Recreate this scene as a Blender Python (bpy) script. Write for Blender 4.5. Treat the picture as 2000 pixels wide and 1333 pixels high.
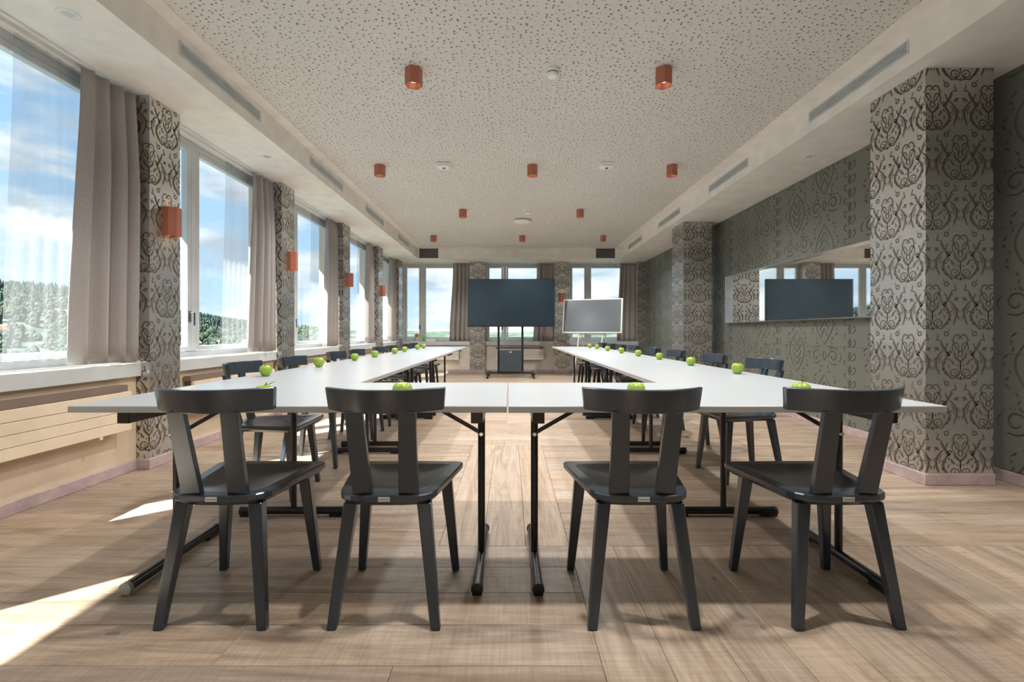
import bpy, bmesh, math, random
from mathutils import Vector, Matrix
random.seed(7)
for o in list(bpy.data.objects): bpy.data.objects.remove(o)
SC = bpy.context.scene
COL = SC.collection
PI = math.pi
# ------------------------------------------------------------------ camera
CAMH = 1.01
F = 944.0; VX, VY = 996.0, 649.5
cd = bpy.data.cameras.new('camera'); cam = bpy.data.objects.new('camera', cd); COL.objects.link(cam)
cam.location = (0, 0, CAMH); cam.rotation_euler = (PI/2, 0, 0)
cd.sensor_width = 36.0; cd.lens = F*36/2000
cd.shift_x = (1000-VX)/2000; cd.shift_y = -(666.5-VY)/2000
cd.clip_start = 0.05; cd.clip_end = 20000
SC.camera = cam
SC.cycles.diffuse_bounces = 8; SC.cycles.max_bounces = 16; SC.cycles.transparent_max_bounces = 24
# ------------------------------------------------------------------ colour management
SC.view_settings.view_transform = 'Standard'; SC.view_settings.look = 'None'
SC.view_settings.gamma = 1.0; SC.view_settings.use_curve_mapping = False
SC.view_settings.exposure = 1.36
# ------------------------------------------------------------------ world: summer sky with broken cloud
W = bpy.data.worlds.new('sky'); SC.world = W; W.use_nodes = True
nt = W.node_tree; nt.nodes.clear()
def wn(t, **k):
    n = nt.nodes.new(t)
    for a, b in k.items(): setattr(n, a, b)
    return n
tc = wn('ShaderNodeTexCoord'); sep = wn('ShaderNodeSeparateXYZ'); nt.links.new(tc.outputs['Generated'], sep.inputs[0])
gr = wn('ShaderNodeValToRGB'); nt.links.new(sep.outputs['Z'], gr.inputs[0])
e = gr.color_ramp.elements
e[0].position = 0.0; e[0].color = (0.48, 0.64, 0.80, 1); e[1].position = 0.55; e[1].color = (0.22, 0.42, 0.70, 1)
x = gr.color_ramp.elements.new(0.18); x.color = (0.36, 0.55, 0.77, 1)
mp = wn('ShaderNodeMapping'); mp.inputs['Scale'].default_value = (1.0, 1.0, 3.0); mp.inputs['Location'].default_value = (0.35, 0.9, 0.25)
nt.links.new(tc.outputs['Generated'], mp.inputs[0])
nz = wn('ShaderNodeTexNoise'); nz.inputs['Scale'].default_value = 4.4; nz.inputs['Detail'].default_value = 9; nz.inputs['Roughness'].default_value = 0.56; nz.inputs['Distortion'].default_value = 0.25
nt.links.new(mp.outputs[0], nz.inputs['Vector'])
cr = wn('ShaderNodeValToRGB'); nt.links.new(nz.outputs[0], cr.inputs[0])
cr.color_ramp.elements[0].position = 0.41; cr.color_ramp.elements[0].color = (0, 0, 0, 1)
cr.color_ramp.elements[1].position = 0.56; cr.color_ramp.elements[1].color = (1, 1, 1, 1)
nz2 = wn('ShaderNodeTexNoise'); nz2.inputs['Scale'].default_value = 6.5; nz2.inputs['Detail'].default_value = 6
nt.links.new(mp.outputs[0], nz2.inputs['Vector'])
cc = wn('ShaderNodeValToRGB'); nt.links.new(nz2.outputs[0], cc.inputs[0])
cc.color_ramp.elements[0].position = 0.38; cc.color_ramp.elements[0].color = (0.42, 0.50, 0.59, 1)
cc.color_ramp.elements[1].position = 0.60; cc.color_ramp.elements[1].color = (0.84, 0.88, 0.90, 1)
mx = wn('ShaderNodeMix', data_type='RGBA')
nt.links.new(cr.outputs[0], mx.inputs[0]); nt.links.new(gr.outputs[0], mx.inputs[6]); nt.links.new(cc.outputs[0], mx.inputs[7])
bg = wn('ShaderNodeBackground'); bg.inputs['Strength'].default_value = 0.62
nt.links.new(mx.outputs[2], bg.inputs[0])
wo = wn('ShaderNodeOutputWorld'); nt.links.new(bg.outputs[0], wo.inputs[0])
# ------------------------------------------------------------------ sun
sd = bpy.data.lights.new('sun', 'SUN'); sd.energy = 15.0; sd.angle = math.radians(0.6); sd.color = (1.0, 0.95, 0.88)
so = bpy.data.objects.new('sun', sd); COL.objects.link(so)
el = math.radians(46); az = math.radians(40)
so.rotation_euler = Vector((math.cos(az)*math.cos(el), math.sin(az)*math.cos(el), -math.sin(el))).to_track_quat('-Z', 'Y').to_euler()
so.location = (-20, -20, 30)
LAMP_W = 29.0     # each ceiling spot

# ================================================================== materials
def nodes_of(name):
    m = bpy.data.materials.new(name); m.use_nodes = True
    t = m.node_tree; t.nodes.clear()
    out = t.nodes.new('ShaderNodeOutputMaterial'); b = t.nodes.new('ShaderNodeBsdfPrincipled')
    t.links.new(b.outputs[0], out.inputs[0])
    return m, t, b, out
def link(t, a, b): t.links.new(a, b)
def ramp(t, fac, stops):
    r = t.nodes.new('ShaderNodeValToRGB'); link(t, fac, r.inputs[0])
    el = r.color_ramp.elements
    while len(el) < len(stops): el.new(0.5)
    for i, (p, c) in enumerate(stops): el[i].position = p; el[i].color = (c[0], c[1], c[2], 1)
    return r
def noise(t, scale=5, detail=4, rough=0.5, vec=None, mscale=None, coord='Object'):
    n = t.nodes.new('ShaderNodeTexNoise'); n.inputs['Scale'].default_value = scale; n.inputs['Detail'].default_value = detail; n.inputs['Roughness'].default_value = rough
    if vec is None:
        c = t.nodes.new('ShaderNodeTexCoord'); vec = c.outputs[coord]
    if mscale:
        m = t.nodes.new('ShaderNodeMapping'); m.inputs['Scale'].default_value = mscale; link(t, vec, m.inputs[0]); vec = m.outputs[0]
    link(t, vec, n.inputs['Vector'])
    return n
def bump(t, b, h, strength=0.2, dist=0.01):
    u = t.nodes.new('ShaderNodeBump'); u.inputs['Strength'].default_value = strength; u.inputs['Distance'].default_value = dist
    link(t, h, u.inputs['Height']); link(t, u.outputs[0], b.inputs['Normal'])
def plain(name, c, rough=0.5, metal=0.0, var=0.06, scale=6.0, spec=0.5, bstr=0.0, bscale=120.0, coat=0.0):
    m, t, b, o = nodes_of(name)
    n = noise(t, scale, 3)
    lo = tuple(max(0, v*(1-var)) for v in c); hi = tuple(min(1, v*(1+var)) for v in c)
    r = ramp(t, n.outputs[0], [(0.3, lo), (0.7, hi)])
    link(t, r.outputs[0], b.inputs['Base Color'])
    b.inputs['Roughness'].default_value = rough; b.inputs['Metallic'].default_value = metal
    b.inputs['Specular IOR Level'].default_value = spec; b.inputs['Coat Weight'].default_value = coat
    if bstr:
        n2 = noise(t, bscale, 3); bump(t, b, n2.outputs[0], bstr, 0.004)
    return m
M = {}
M['paint'] = plain('cream_paint', (0.84, 0.81, 0.765), 0.75, bstr=0.03, bscale=200)
M['paint_white'] = plain('white_soffit_paint', (0.80, 0.79, 0.765), 0.75, bstr=0.03, bscale=200)
M['wall_beige'] = plain('beige_wall_paint', (0.70, 0.565, 0.415), 0.7, bstr=0.04, bscale=160)
M['radiator'] = plain('cream_radiator_enamel', (0.78, 0.66, 0.50), 0.4)
M['wall_far_lit'] = plain('beige_wall_paint_far_lit', (0.72, 0.665, 0.59), 0.7, bstr=0.04, bscale=160)  # same beige paint, its paler look in far-end light put into the colour
M['radiator_far_lit'] = plain('cream_radiator_enamel_far_lit', (0.78, 0.74, 0.68), 0.4)  # same enamel, lightened in colour for the far-end light
M['dark_gap'] = plain('dark_grille', (0.16, 0.12, 0.10), 0.6)
M['sill_shade'] = plain('brown_sill_shade', (0.21, 0.155, 0.125), 0.6)
M['frame'] = plain('aluminium_window_frame', (0.60, 0.63, 0.65), 0.4, metal=0.15)
M['sill'] = plain('white_sill_laminate', (0.60, 0.64, 0.655), 0.3)
M['chair'] = plain('black_lacquered_wood', (0.022, 0.037, 0.054), 0.27, var=0.15, scale=3, spec=0.85, bstr=0.03, bscale=60)
M['tabletop'] = plain('white_laminate', (0.44, 0.47, 0.49), 0.33, var=0.02)
M['table_edge'] = plain('grey_edge_band', (0.44, 0.44, 0.425), 0.45, var=0.05)
M['black_metal'] = plain('black_powder_coat', (0.012, 0.013, 0.015), 0.28, spec=0.6)
M['chrome'] = plain('chrome', (0.75, 0.75, 0.75), 0.2, metal=1.0)
M['grey_cap'] = plain('grey_plastic_cap', (0.40, 0.40, 0.38), 0.5)
M['copper'] = plain('copper_red_lacquer', (0.46, 0.165, 0.10), 0.45, metal=0.15)
M['white_plastic'] = plain('white_plastic', (0.80, 0.81, 0.80), 0.4)
M['alu_vent'] = plain('vent_aluminium', (0.62, 0.66, 0.68), 0.4, metal=0.3)
M['vent_dark'] = plain('vent_shadow', (0.10, 0.14, 0.15), 0.7)
M['grille'] = plain('mauve_grey_grille', (0.13, 0.11, 0.115), 0.6)
M['baseboard'] = plain('mauve_stained_wood', (0.50, 0.385, 0.385), 0.55, var=0.15, scale=14, bstr=0.15, bscale=40)
M['tv_body'] = plain('dark_plastic', (0.012, 0.014, 0.016), 0.4)
M['slate'] = plain('slate_metal', (0.045, 0.06, 0.072), 0.45)
M['paper'] = plain('white_paper', (0.85, 0.85, 0.85), 0.7)
M['ink'] = plain('dark_ink', (0.06, 0.07, 0.07), 0.7)
M['leaf'] = plain('green_leaf', (0.08, 0.22, 0.03), 0.5)
M['red_petal'] = plain('red_petal', (0.65, 0.10, 0.05), 0.5)
M['yellow_petal'] = plain('yellow_petal', (0.70, 0.45, 0.05), 0.5)
M['stem'] = plain('brown_stem', (0.10, 0.06, 0.03), 0.6)
M['hedge_wall'] = plain('house_plaster', (0.72, 0.69, 0.64), 0.8)
M['roof_tile'] = plain('house_roof_tile', (0.30, 0.15, 0.11), 0.8, var=0.3)
M['concrete'] = plain('facade_concrete', (0.50, 0.49, 0.47), 0.8)

# screen glass
m, t, b, o = nodes_of('black_screen_glass'); n = noise(t, 2, 2)
r = ramp(t, n.outputs[0], [(0.3, (0.012, 0.026, 0.036)), (0.7, (0.016, 0.032, 0.044))]); link(t, r.outputs[0], b.inputs['Base Color'])
b.inputs['Roughness'].default_value = 0.22; b.inputs['Specular IOR Level'].default_value = 0.8; M['screen'] = m
m, t, b, o = nodes_of('grey_board_glass'); n = noise(t, 2, 2)
r = ramp(t, n.outputs[0], [(0.3, (0.20, 0.225, 0.25)), (0.7, (0.22, 0.245, 0.27))]); link(t, r.outputs[0], b.inputs['Base Color'])
b.inputs['Roughness'].default_value = 0.25; b.inputs['Metallic'].default_value = 0.6; M['board_screen'] = m
# mirror
m, t, b, o = nodes_of('mirror_silver'); n = noise(t, 1.5, 2)
r = ramp(t, n.outputs[0], [(0.3, (0.86, 0.84, 0.80)), (0.7, (0.89, 0.87, 0.83))]); link(t, r.outputs[0], b.inputs['Base Color'])
b.inputs['Metallic'].default_value = 1.0; b.inputs['Roughness'].default_value = 0.02; M['mirror'] = m
# clear window pane
m = bpy.data.materials.new('window_glass'); m.use_nodes = True; t = m.node_tree; t.nodes.clear()
o = t.nodes.new('ShaderNodeOutputMaterial'); mi = t.nodes.new('ShaderNodeMixShader'); tr = t.nodes.new('ShaderNodeBsdfTransparent'); gl = t.nodes.new('ShaderNodeBsdfGlossy')
n = noise(t, 1.0, 2); r = ramp(t, n.outputs[0], [(0.2, (0.93, 0.955, 0.95)), (0.8, (0.95, 0.97, 0.965))]); link(t, r.outputs[0], tr.inputs[0])
gl.inputs['Roughness'].default_value = 0.01
lw = t.nodes.new('ShaderNodeLayerWeight'); lw.inputs[0].default_value = 0.5
pw = t.nodes.new('ShaderNodeMath'); pw.operation = 'POWER'; pw.inputs[1].default_value = 5.0; link(t, lw.outputs['Facing'], pw.inputs[0])
fr = t.nodes.new('ShaderNodeMath'); fr.operation = 'MULTIPLY_ADD'; fr.inputs[1].default_value = 0.5; fr.inputs[2].default_value = 0.02; link(t, pw.outputs[0], fr.inputs[0])
link(t, fr.outputs[0], mi.inputs[0]); link(t, tr.outputs[0], mi.inputs[1]); link(t, gl.outputs[0], mi.inputs[2]); link(t, mi.outputs[0], o.inputs[0]); M['glass'] = m
# sheer curtain
m = bpy.data.materials.new('white_sheer_voile'); m.use_nodes = True; t = m.node_tree; t.nodes.clear()
o = t.nodes.new('ShaderNodeOutputMaterial'); mi = t.nodes.new('ShaderNodeMixShader'); tr = t.nodes.new('ShaderNodeBsdfTransparent'); tl = t.nodes.new('ShaderNodeBsdfTranslucent'); df = t.nodes.new('ShaderNodeBsdfDiffuse'); ad = t.nodes.new('ShaderNodeMixShader')
n = noise(t, 6, 3, mscale=(1, 8, 0.2)); r = ramp(t, n.outputs[0], [(0.3, (0.26, 0.26, 0.26)), (0.7, (0.38, 0.38, 0.38))])
tl.inputs[0].default_value = (0.34, 0.36, 0.38, 1); df.inputs[0].default_value = (0.62, 0.64, 0.66, 1); ad.inputs[0].default_value = 0.5
link(t, tl.outputs[0], ad.inputs[1]); link(t, df.outputs[0], ad.inputs[2])
link(t, r.outputs[0], mi.inputs[0]); link(t, tr.outputs[0], mi.inputs[1]); link(t, ad.outputs[0], mi.inputs[2]); link(t, mi.outputs[0], o.inputs[0]); M['sheer'] = m
# heavy curtain cloth
m, t, b, o = nodes_of('taupe_curtain_cloth')
n = noise(t, 260, 2, mscale=(1, 1, 0.25)); r = ramp(t, n.outputs[0], [(0.3, (0.40, 0.365, 0.35)), (0.7, (0.52, 0.485, 0.47))]); link(t, r.outputs[0], b.inputs['Base Color'])
b.inputs['Roughness'].default_value = 0.9; b.inputs['Sheen Weight'].default_value = 0.2
bump(t, b, n.outputs[0], 0.15, 0.002)
tl = t.nodes.new('ShaderNodeBsdfTranslucent'); tl.inputs[0].default_value = (0.5, 0.45, 0.42, 1); mi = t.nodes.new('ShaderNodeMixShader'); mi.inputs[0].default_value = 0.22
link(t, b.outputs[0], mi.inputs[1]); link(t, tl.outputs[0], mi.inputs[2]); link(t, mi.outputs[0], o.inputs[0]); M['curtain'] = m
# metallic wallpaper ground
def wallpaper(name, c0, c1, metal, rough):
    m, t, b, o = nodes_of(name)
    n = noise(t, 220, 2, mscale=(1, 1, 1)); n2 = noise(t, 2.0, 3)
    r = ramp(t, n.outputs[0], [(0.3, c0), (0.7, c1)])
    link(t, r.outputs[0], b.inputs['Base Color'])
    b.inputs['Metallic'].default_value = metal; b.inputs['Roughness'].default_value = rough
    bump(t, b, n.outputs[0], 0.25, 0.002)
    return m
M['damask_ground'] = wallpaper('silver_damask_ground', (0.56, 0.56, 0.54), (0.70, 0.70, 0.68), 0.90, 0.34)
M['damask_print'] = wallpaper('damask_print', (0.115, 0.10, 0.078), (0.17, 0.15, 0.12), 0.25, 0.6)
M['olive'] = wallpaper('olive_embossed_wallpaper', (0.175, 0.185, 0.155), (0.215, 0.225, 0.19), 0.12, 0.42)
M['olive_line'] = wallpaper('olive_shade_and_joint_line', (0.070, 0.075, 0.058), (0.092, 0.097, 0.078), 0.10, 0.5)  # shade of the embossed grooves put into a darker olive; paper joints too
# ceiling: irregular perforation
m, t, b, o = nodes_of('perforated_acoustic_ceiling')
c = t.nodes.new('ShaderNodeTexCoord')
def dots(scale, thr0, thr1):
    v = t.nodes.new('ShaderNodeTexVoronoi'); v.voronoi_dimensions = '2D'; v.inputs['Scale'].default_value = scale; v.inputs['Randomness'].default_value = 0.85
    link(t, c.outputs['Object'], v.inputs['Vector'])
    s = t.nodes.new('ShaderNodeSeparateColor'); link(t, v.outputs['Color'], s.inputs[0])
    mr = t.nodes.new('ShaderNodeMapRange'); link(t, s.outputs[0], mr.inputs[0]); mr.inputs[3].default_value = thr0; mr.inputs[4].default_value = thr1
    mm = t.nodes.new('ShaderNodeMath'); mm.operation = 'SUBTRACT'; link(t, v.outputs['Distance'], mm.inputs[0]); link(t, mr.outputs[0], mm.inputs[1])
    st = t.nodes.new('ShaderNodeMapRange'); st.interpolation_type = 'SMOOTHSTEP'; link(t, mm.outputs[0], st.inputs[0]); st.inputs[1].default_value = -0.03; st.inputs[2].default_value = 0.03
    return st.outputs[0]
d1 = dots(25.0, 0.07, 0.21)
n = noise(t, 1.2, 3)
r = ramp(t, n.outputs[0], [(0.3, (0.66, 0.65, 0.625)), (0.7, (0.70, 0.69, 0.665))])
mixc = t.nodes.new('ShaderNodeMix'); mixc.data_type = 'RGBA'; link(t, d1, mixc.inputs[0]); mixc.inputs[6].default_value = (0.22, 0.205, 0.19, 1); link(t, r.outputs[0], mixc.inputs[7])
link(t, mixc.outputs[2], b.inputs['Base Color']); b.inputs['Roughness'].default_value = 0.8
bump(t, b, d1, 0.4, 0.01); M['perforated'] = m
# oak planks
m, t, b, o = nodes_of('rough_sawn_oak')
c = t.nodes.new('ShaderNodeTexCoord'); oi = t.nodes.new('ShaderNodeObjectInfo')
cmb = t.nodes.new('ShaderNodeCombineXYZ')
for i, k in enumerate((37.0, 53.0, 71.0)):
    mm = t.nodes.new('ShaderNodeMath'); mm.operation = 'MULTIPLY'; link(t, oi.outputs['Random'], mm.inputs[0]); mm.inputs[1].default_value = k; link(t, mm.outputs[0], cmb.inputs[i])
add = t.nodes.new('ShaderNodeVectorMath'); add.operation = 'ADD'; link(t, c.outputs['Object'], add.inputs[0]); link(t, cmb.outputs[0], add.inputs[1])
V = add.outputs[0]
g1 = noise(t, 1.0, 6, 0.6, V, (1.6, 14, 1)); g1.inputs['Distortion'].default_value = 1.2
g2 = noise(t, 1.0, 4, 0.6, V, (5, 90, 1))
saw = noise(t, 1.0, 2, 0.5, V, (110, 3, 1))
big = noise(t, 1.3, 3, 0.5, V)
r1 = ramp(t, g1.outputs[0], [(0.25, (0.25, 0.178, 0.122)), (0.46, (0.42, 0.325, 0.243)), (0.72, (0.56, 0.458, 0.362))])
r2 = ramp(t, g2.outputs[0], [(0.3, (0.80, 0.78, 0.75)), (0.6, (1, 1, 1))])
mu = t.nodes.new('ShaderNodeMix'); mu.data_type = 'RGBA'; mu.blend_type = 'MULTIPLY'; mu.inputs[0].default_value = 0.8; link(t, r1.outputs[0], mu.inputs[6]); link(t, r2.outputs[0], mu.inputs[7])
r3 = ramp(t, saw.outputs[0], [(0.35, (0.86, 0.86, 0.86)), (0.65, (1.05, 1.05, 1.05))])
mu2 = t.nodes.new('ShaderNodeMix'); mu2.data_type = 'RGBA'; mu2.blend_type = 'MULTIPLY'; mu2.inputs[0].default_value = 0.75; link(t, mu.outputs[2], mu2.inputs[6]); link(t, r3.outputs[0], mu2.inputs[7])
rr = ramp(t, oi.outputs['Random'], [(0.0, (0.80, 0.79, 0.79)), (0.35, (1.0, 0.94, 0.87)), (0.65, (0.95, 0.96, 0.97)), (1.0, (1.12, 1.08, 1.03))])
mu3 = t.nodes.new('ShaderNodeMix'); mu3.data_type = 'RGBA'; mu3.blend_type = 'MULTIPLY'; mu3.inputs[0].default_value = 1.0; link(t, mu2.outputs[2], mu3.inputs[6]); link(t, rr.outputs[0], mu3.inputs[7])
# filled knots, blue-grey
kv = t.nodes.new('ShaderNodeTexVoronoi'); kv.inputs['Scale'].default_value = 1.0; kv.voronoi_dimensions = '2D'
km = t.nodes.new('ShaderNodeMapping'); km.inputs['Scale'].default_value = (1.6, 3.6, 1); link(t, V, km.inputs[0])
kn = noise(t, 9.0, 3, 0.6, V); kadd = t.nodes.new('ShaderNodeVectorMath'); kadd.operation = 'MULTIPLY_ADD'; link(t, kn.outputs['Color'], kadd.inputs[0]); kadd.inputs[1].default_value = (0.12, 0.12, 0); link(t, km.outputs[0], kadd.inputs[2])
link(t, kadd.outputs[0], kv.inputs['Vector'])
ks = t.nodes.new('ShaderNodeSeparateColor'); link(t, kv.outputs['Color'], ks.inputs[0])
kr = t.nodes.new('ShaderNodeMapRange'); link(t, ks.outputs[1], kr.inputs[0]); kr.inputs[1].default_value = 0.72; kr.inputs[2].default_value = 1.0; kr.inputs[3].default_value = 0.0; kr.inputs[4].default_value = 0.055
kd = t.nodes.new('ShaderNodeMath'); kd.operation = 'LESS_THAN'; link(t, kv.outputs['Distance'], kd.inputs[0]); link(t, kr.outputs[0], kd.inputs[1])
mk = t.nodes.new('ShaderNodeMix'); mk.data_type = 'RGBA'; link(t, kd.outputs[0], mk.inputs[0]); link(t, mu3.outputs[2], mk.inputs[6]); mk.inputs[7].default_value = (0.20, 0.195, 0.185, 1)
link(t, mk.outputs[2], b.inputs['Base Color'])
rg = ramp(t, big.outputs[0], [(0.3, (0.40, 0.40, 0.40)), (0.7, (0.54, 0.54, 0.54))]); link(t, rg.outputs[0], b.inputs['Roughness'])
b.inputs['Specular IOR Level'].default_value = 0.5
hb = t.nodes.new('ShaderNodeMath'); hb.operation = 'ADD'; link(t, saw.outputs[0], hb.inputs[0]); link(t, g2.outputs[0], hb.inputs[1])
bump(t, b, hb.outputs[0], 0.22, 0.004); M['oak'] = m
# apple skin
m, t, b, o = nodes_of('green_apple_skin')
n = noise(t, 14, 3); v = noise(t, 150, 2)
r = ramp(t, n.outputs[0], [(0.3, (0.23, 0.38, 0.035)), (0.7, (0.34, 0.48, 0.065))])
r2 = ramp(t, v.outputs[0], [(0.66, (0, 0, 0)), (0.74, (1, 1, 1))])
mi = t.nodes.new('ShaderNodeMix'); mi.data_type = 'RGBA'; link(t, r2.outputs[0], mi.inputs[0]); link(t, r.outputs[0], mi.inputs[6]); mi.inputs[7].default_value = (0.6, 0.72, 0.25, 1)
link(t, mi.outputs[2], b.inputs['Base Color']); b.inputs['Roughness'].default_value = 0.28; b.inputs['Subsurface Weight'].default_value = 0.0; M['apple'] = m
# terrain
m, t, b, o = nodes_of('wooded_hillside')
n1 = noise(t, 0.006, 5, 0.6); n2 = noise(t, 0.035, 5, 0.65)
r1 = ramp(t, n1.outputs[0], [(0.42, (0.04, 0.065, 0.06)), (0.5, (0.075, 0.105, 0.08)), (0.58, (0.115, 0.15, 0.11))])
r2 = ramp(t, n2.outputs[0], [(0.35, (0.5, 0.55, 0.6)), (0.65, (1.1, 1.1, 1.1))])
mi = t.nodes.new('ShaderNodeMix'); mi.data_type = 'RGBA'; mi.blend_type = 'MULTIPLY'; mi.inputs[0].default_value = 1; link(t, r1.outputs[0], mi.inputs[6]); link(t, r2.outputs[0], mi.inputs[7])
link(t, mi.outputs[2], b.inputs['Base Color']); b.inputs['Roughness'].default_value = 0.95; b.inputs['Specular IOR Level'].default_value = 0.1; M['hill'] = m
m, t, b, o = nodes_of('haze_blue_distant_range')
n1 = noise(t, 0.0025, 6, 0.6); r1 = ramp(t, n1.outputs[0], [(0.4, (0.16, 0.25, 0.30)), (0.6, (0.24, 0.34, 0.38))]); link(t, r1.outputs[0], b.inputs['Base Color']); b.inputs['Roughness'].default_value = 1; b.inputs['Specular IOR Level'].default_value = 0.0; M['range'] = m  # distance haze painted into the hills' blue-green colour
M['conifer'] = plain('dark_conifer', (0.025, 0.045, 0.04), 0.9, var=0.4, scale=0.05, spec=0.1)
M['broadleaf'] = plain('green_broadleaf', (0.045, 0.068, 0.045), 0.9, var=0.4, scale=0.05, spec=0.1)
# lamp lens that gives off light
m = bpy.data.materials.new('warm_lamp_lens'); m.use_nodes = True; t = m.node_tree; t.nodes.clear()
o = t.nodes.new('ShaderNodeOutputMaterial'); em = t.nodes.new('ShaderNodeEmission'); n = noise(t, 30, 2); r = ramp(t, n.outputs[0], [(0.3, (1.0, 0.86, 0.68)), (0.7, (1.0, 0.9, 0.74))]); link(t, r.outputs[0], em.inputs[0]); em.inputs[1].default_value = 1.0; link(t, em.outputs[0], o.inputs[0]); M['lens'] = m
# tinted bottle glass
M['green_glass'] = plain('green_bottle_glass', (0.22, 0.50, 0.10), 0.15, spec=0.7)
M['vase'] = plain('clear_vase_glass', (0.55, 0.58, 0.56), 0.1, spec=0.7)

# ================================================================== geometry helpers
class MB:
    def __init__(s): s.v = []; s.f = []; s.smooth = set()
    def add(s, vs, fs, smooth=False):
        k = len(s.v); s.v += [tuple(p) for p in vs]
        for f in fs:
            if smooth: s.smooth.add(len(s.f))
            s.f.append(tuple(i+k for i in f))
    def bm(s, b, smooth=False):
        b.verts.ensure_lookup_table(); b.verts.index_update()
        s.add([v.co for v in b.verts], [[v.index for v in f.verts] for f in b.faces], smooth); b.free()
    def box(s, x0, x1, y0, y1, z0, z1, bev=0.0, seg=1):
        b = bmesh.new(); bmesh.ops.create_cube(b, size=1)
        for v in b.verts: v.co = Vector(((x0+x1)/2+v.co.x*(x1-x0), (y0+y1)/2+v.co.y*(y1-y0), (z0+z1)/2+v.co.z*(z1-z0)))
        if bev: bmesh.ops.bevel(b, geom=list(b.edges), offset=bev, segments=seg, affect='EDGES', profile=0.5)
        s.bm(b); return s
    def hexa(s, bot, top, bev=0.0):
        """8-corner solid from two quads (each 4 points, counter-clockwise from above)"""
        b = bmesh.new(); vs = [b.verts.new(p) for p in list(bot)+list(top)]
        for f in ((3, 2, 1, 0), (4, 5, 6, 7), (0, 1, 5, 4), (1, 2, 6, 5), (2, 3, 7, 6), (3, 0, 4, 7)): b.faces.new([vs[i] for i in f])
        if bev: bmesh.ops.bevel(b, geom=list(b.edges), offset=bev, segments=1, affect='EDGES', profile=0.5)
        s.bm(b); return s
    def tube(s, p0, p1, r0, r1=None, n=14, caps=True):
        r1 = r0 if r1 is None else r1
        p0 = Vector(p0); p1 = Vector(p1); d = (p1-p0).normalized()
        a = Vector((0, 0, 1)) if abs(d.z) < 0.9 else Vector((1, 0, 0))
        u = d.cross(a).normalized(); w = d.cross(u)
        vs = []
        for p, r in ((p0, r0), (p1, r1)):
            for i in range(n):
                a = 2*PI*i/n; vs.append(p+(u*math.cos(a)+w*math.sin(a))*r)
        s.add(vs, [(i, n+i, n+(i+1) % n, (i+1) % n) for i in range(n)], True)
        if caps: s.add(vs, [tuple(range(n)), tuple(range(2*n-1, n-1, -1))])
        return s
    def lathe(s, prof, n=20, c=(0, 0, 0), smooth=True):
        vs = []; fs = []
        for r, z in prof:
            for i in range(n):
                a = 2*PI*i/n; vs.append((c[0]+r*math.cos(a), c[1]+r*math.sin(a), c[2]+z))
        for k in range(len(prof)-1):
            for i in range(n): fs.append((k*n+i, k*n+(i+1) % n, (k+1)*n+(i+1) % n, (k+1)*n+i))
        s.add(vs, fs, smooth)
        s.add(vs[:n], [tuple(range(n-1, -1, -1))]); s.add(vs[-n:], [tuple(range(n))])
        return s
    def mesh(s, name, mat):
        me = bpy.data.meshes.new(name); me.from_pydata(s.v, [], s.f); me.materials.append(M[mat] if isinstance(mat, str) else mat)
        for i in s.smooth: me.polygons[i].use_smooth = True
        me.update(); return me
    def obj(s, name, mat, parent=None, loc=None, rz=0.0):
        o = bpy.data.objects.new(name, s.mesh(name, mat)); COL.objects.link(o)
        if parent: o.parent = parent
        if loc is not None: o.location = loc
        if rz: o.rotation_euler.z = rz
        return o
def tag(o, label=None, cat=None, group=None, kind=None):
    if label: o['label'] = label
    if cat: o['category'] = cat
    if group: o['group'] = group
    if kind: o['kind'] = kind
    return o
def empty(name, loc=(0, 0, 0), rz=0.0):
    o = bpy.data.objects.new(name, None); o.empty_display_size = 0.1; COL.objects.link(o); o.location = loc; o.rotation_euler.z = rz; return o
def copy_tree(o, parent=None):
    c = o.copy(); COL.objects.link(c); c.parent = parent
    for ch in [k for k in bpy.data.objects if k.parent == o]: copy_tree(ch, c)
    return c
def smooth_pts(pts, sub=4, closed=False):
    P = [Vector(p) for p in pts]; n = len(P); out = []
    if n < 3 and not closed: sub = 2
    rng = range(n) if closed else range(n-1)
    for i in rng:
        if closed: a, b, c, d = P[(i-1) % n], P[i], P[(i+1) % n], P[(i+2) % n]
        else: a, b, c, d = P[max(i-1, 0)], P[i], P[i+1], P[min(i+2, n-1)]
        for k in range(sub):
            u = k/sub
            out.append(0.5*((2*b)+(c-a)*u+(2*a-5*b+4*c-d)*u*u+(3*b-a-3*c+d)*u**3))
    if not closed: out.append(P[-1])
    return out
def stroke2d(pts, w, closed=False, taper=True, sub=4):
    """ribbon in 2-D: list of (left, centre, right) stations"""
    P = smooth_pts(pts, sub, closed); n = len(P); st = []
    for i in range(n):
        if closed: d = P[(i+1) % n]-P[i-1]
        else: d = P[min(i+1, n-1)]-P[max(i-1, 0)]
        if d.length < 1e-9: d = Vector((1, 0))
        d.normalize(); nn = Vector((-d.y, d.x))
        u = i/max(n-1, 1); ww = w/2*((0.30+0.70*math.sin(PI*u)**0.6) if taper and not closed else 1)
        st.append((P[i]+nn*ww, P[i], P[i]-nn*ww))
    if closed: st.append(st[0])
    return st

# ================================================================== room constants
XW = -2.76        # face of the parapet wall under the left windows
XC = -2.663       # room face of the left columns
XR = 3.36         # right wall
YF = 12.09        # parapet face of the far wall
YC = 12.0         # far columns
YB = -1.9         # wall behind the camera
ZS, ZC = 2.765, 3.0
XL, XRF, YBH = -2.19, 2.63, 11.46   # soffit faces

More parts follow.
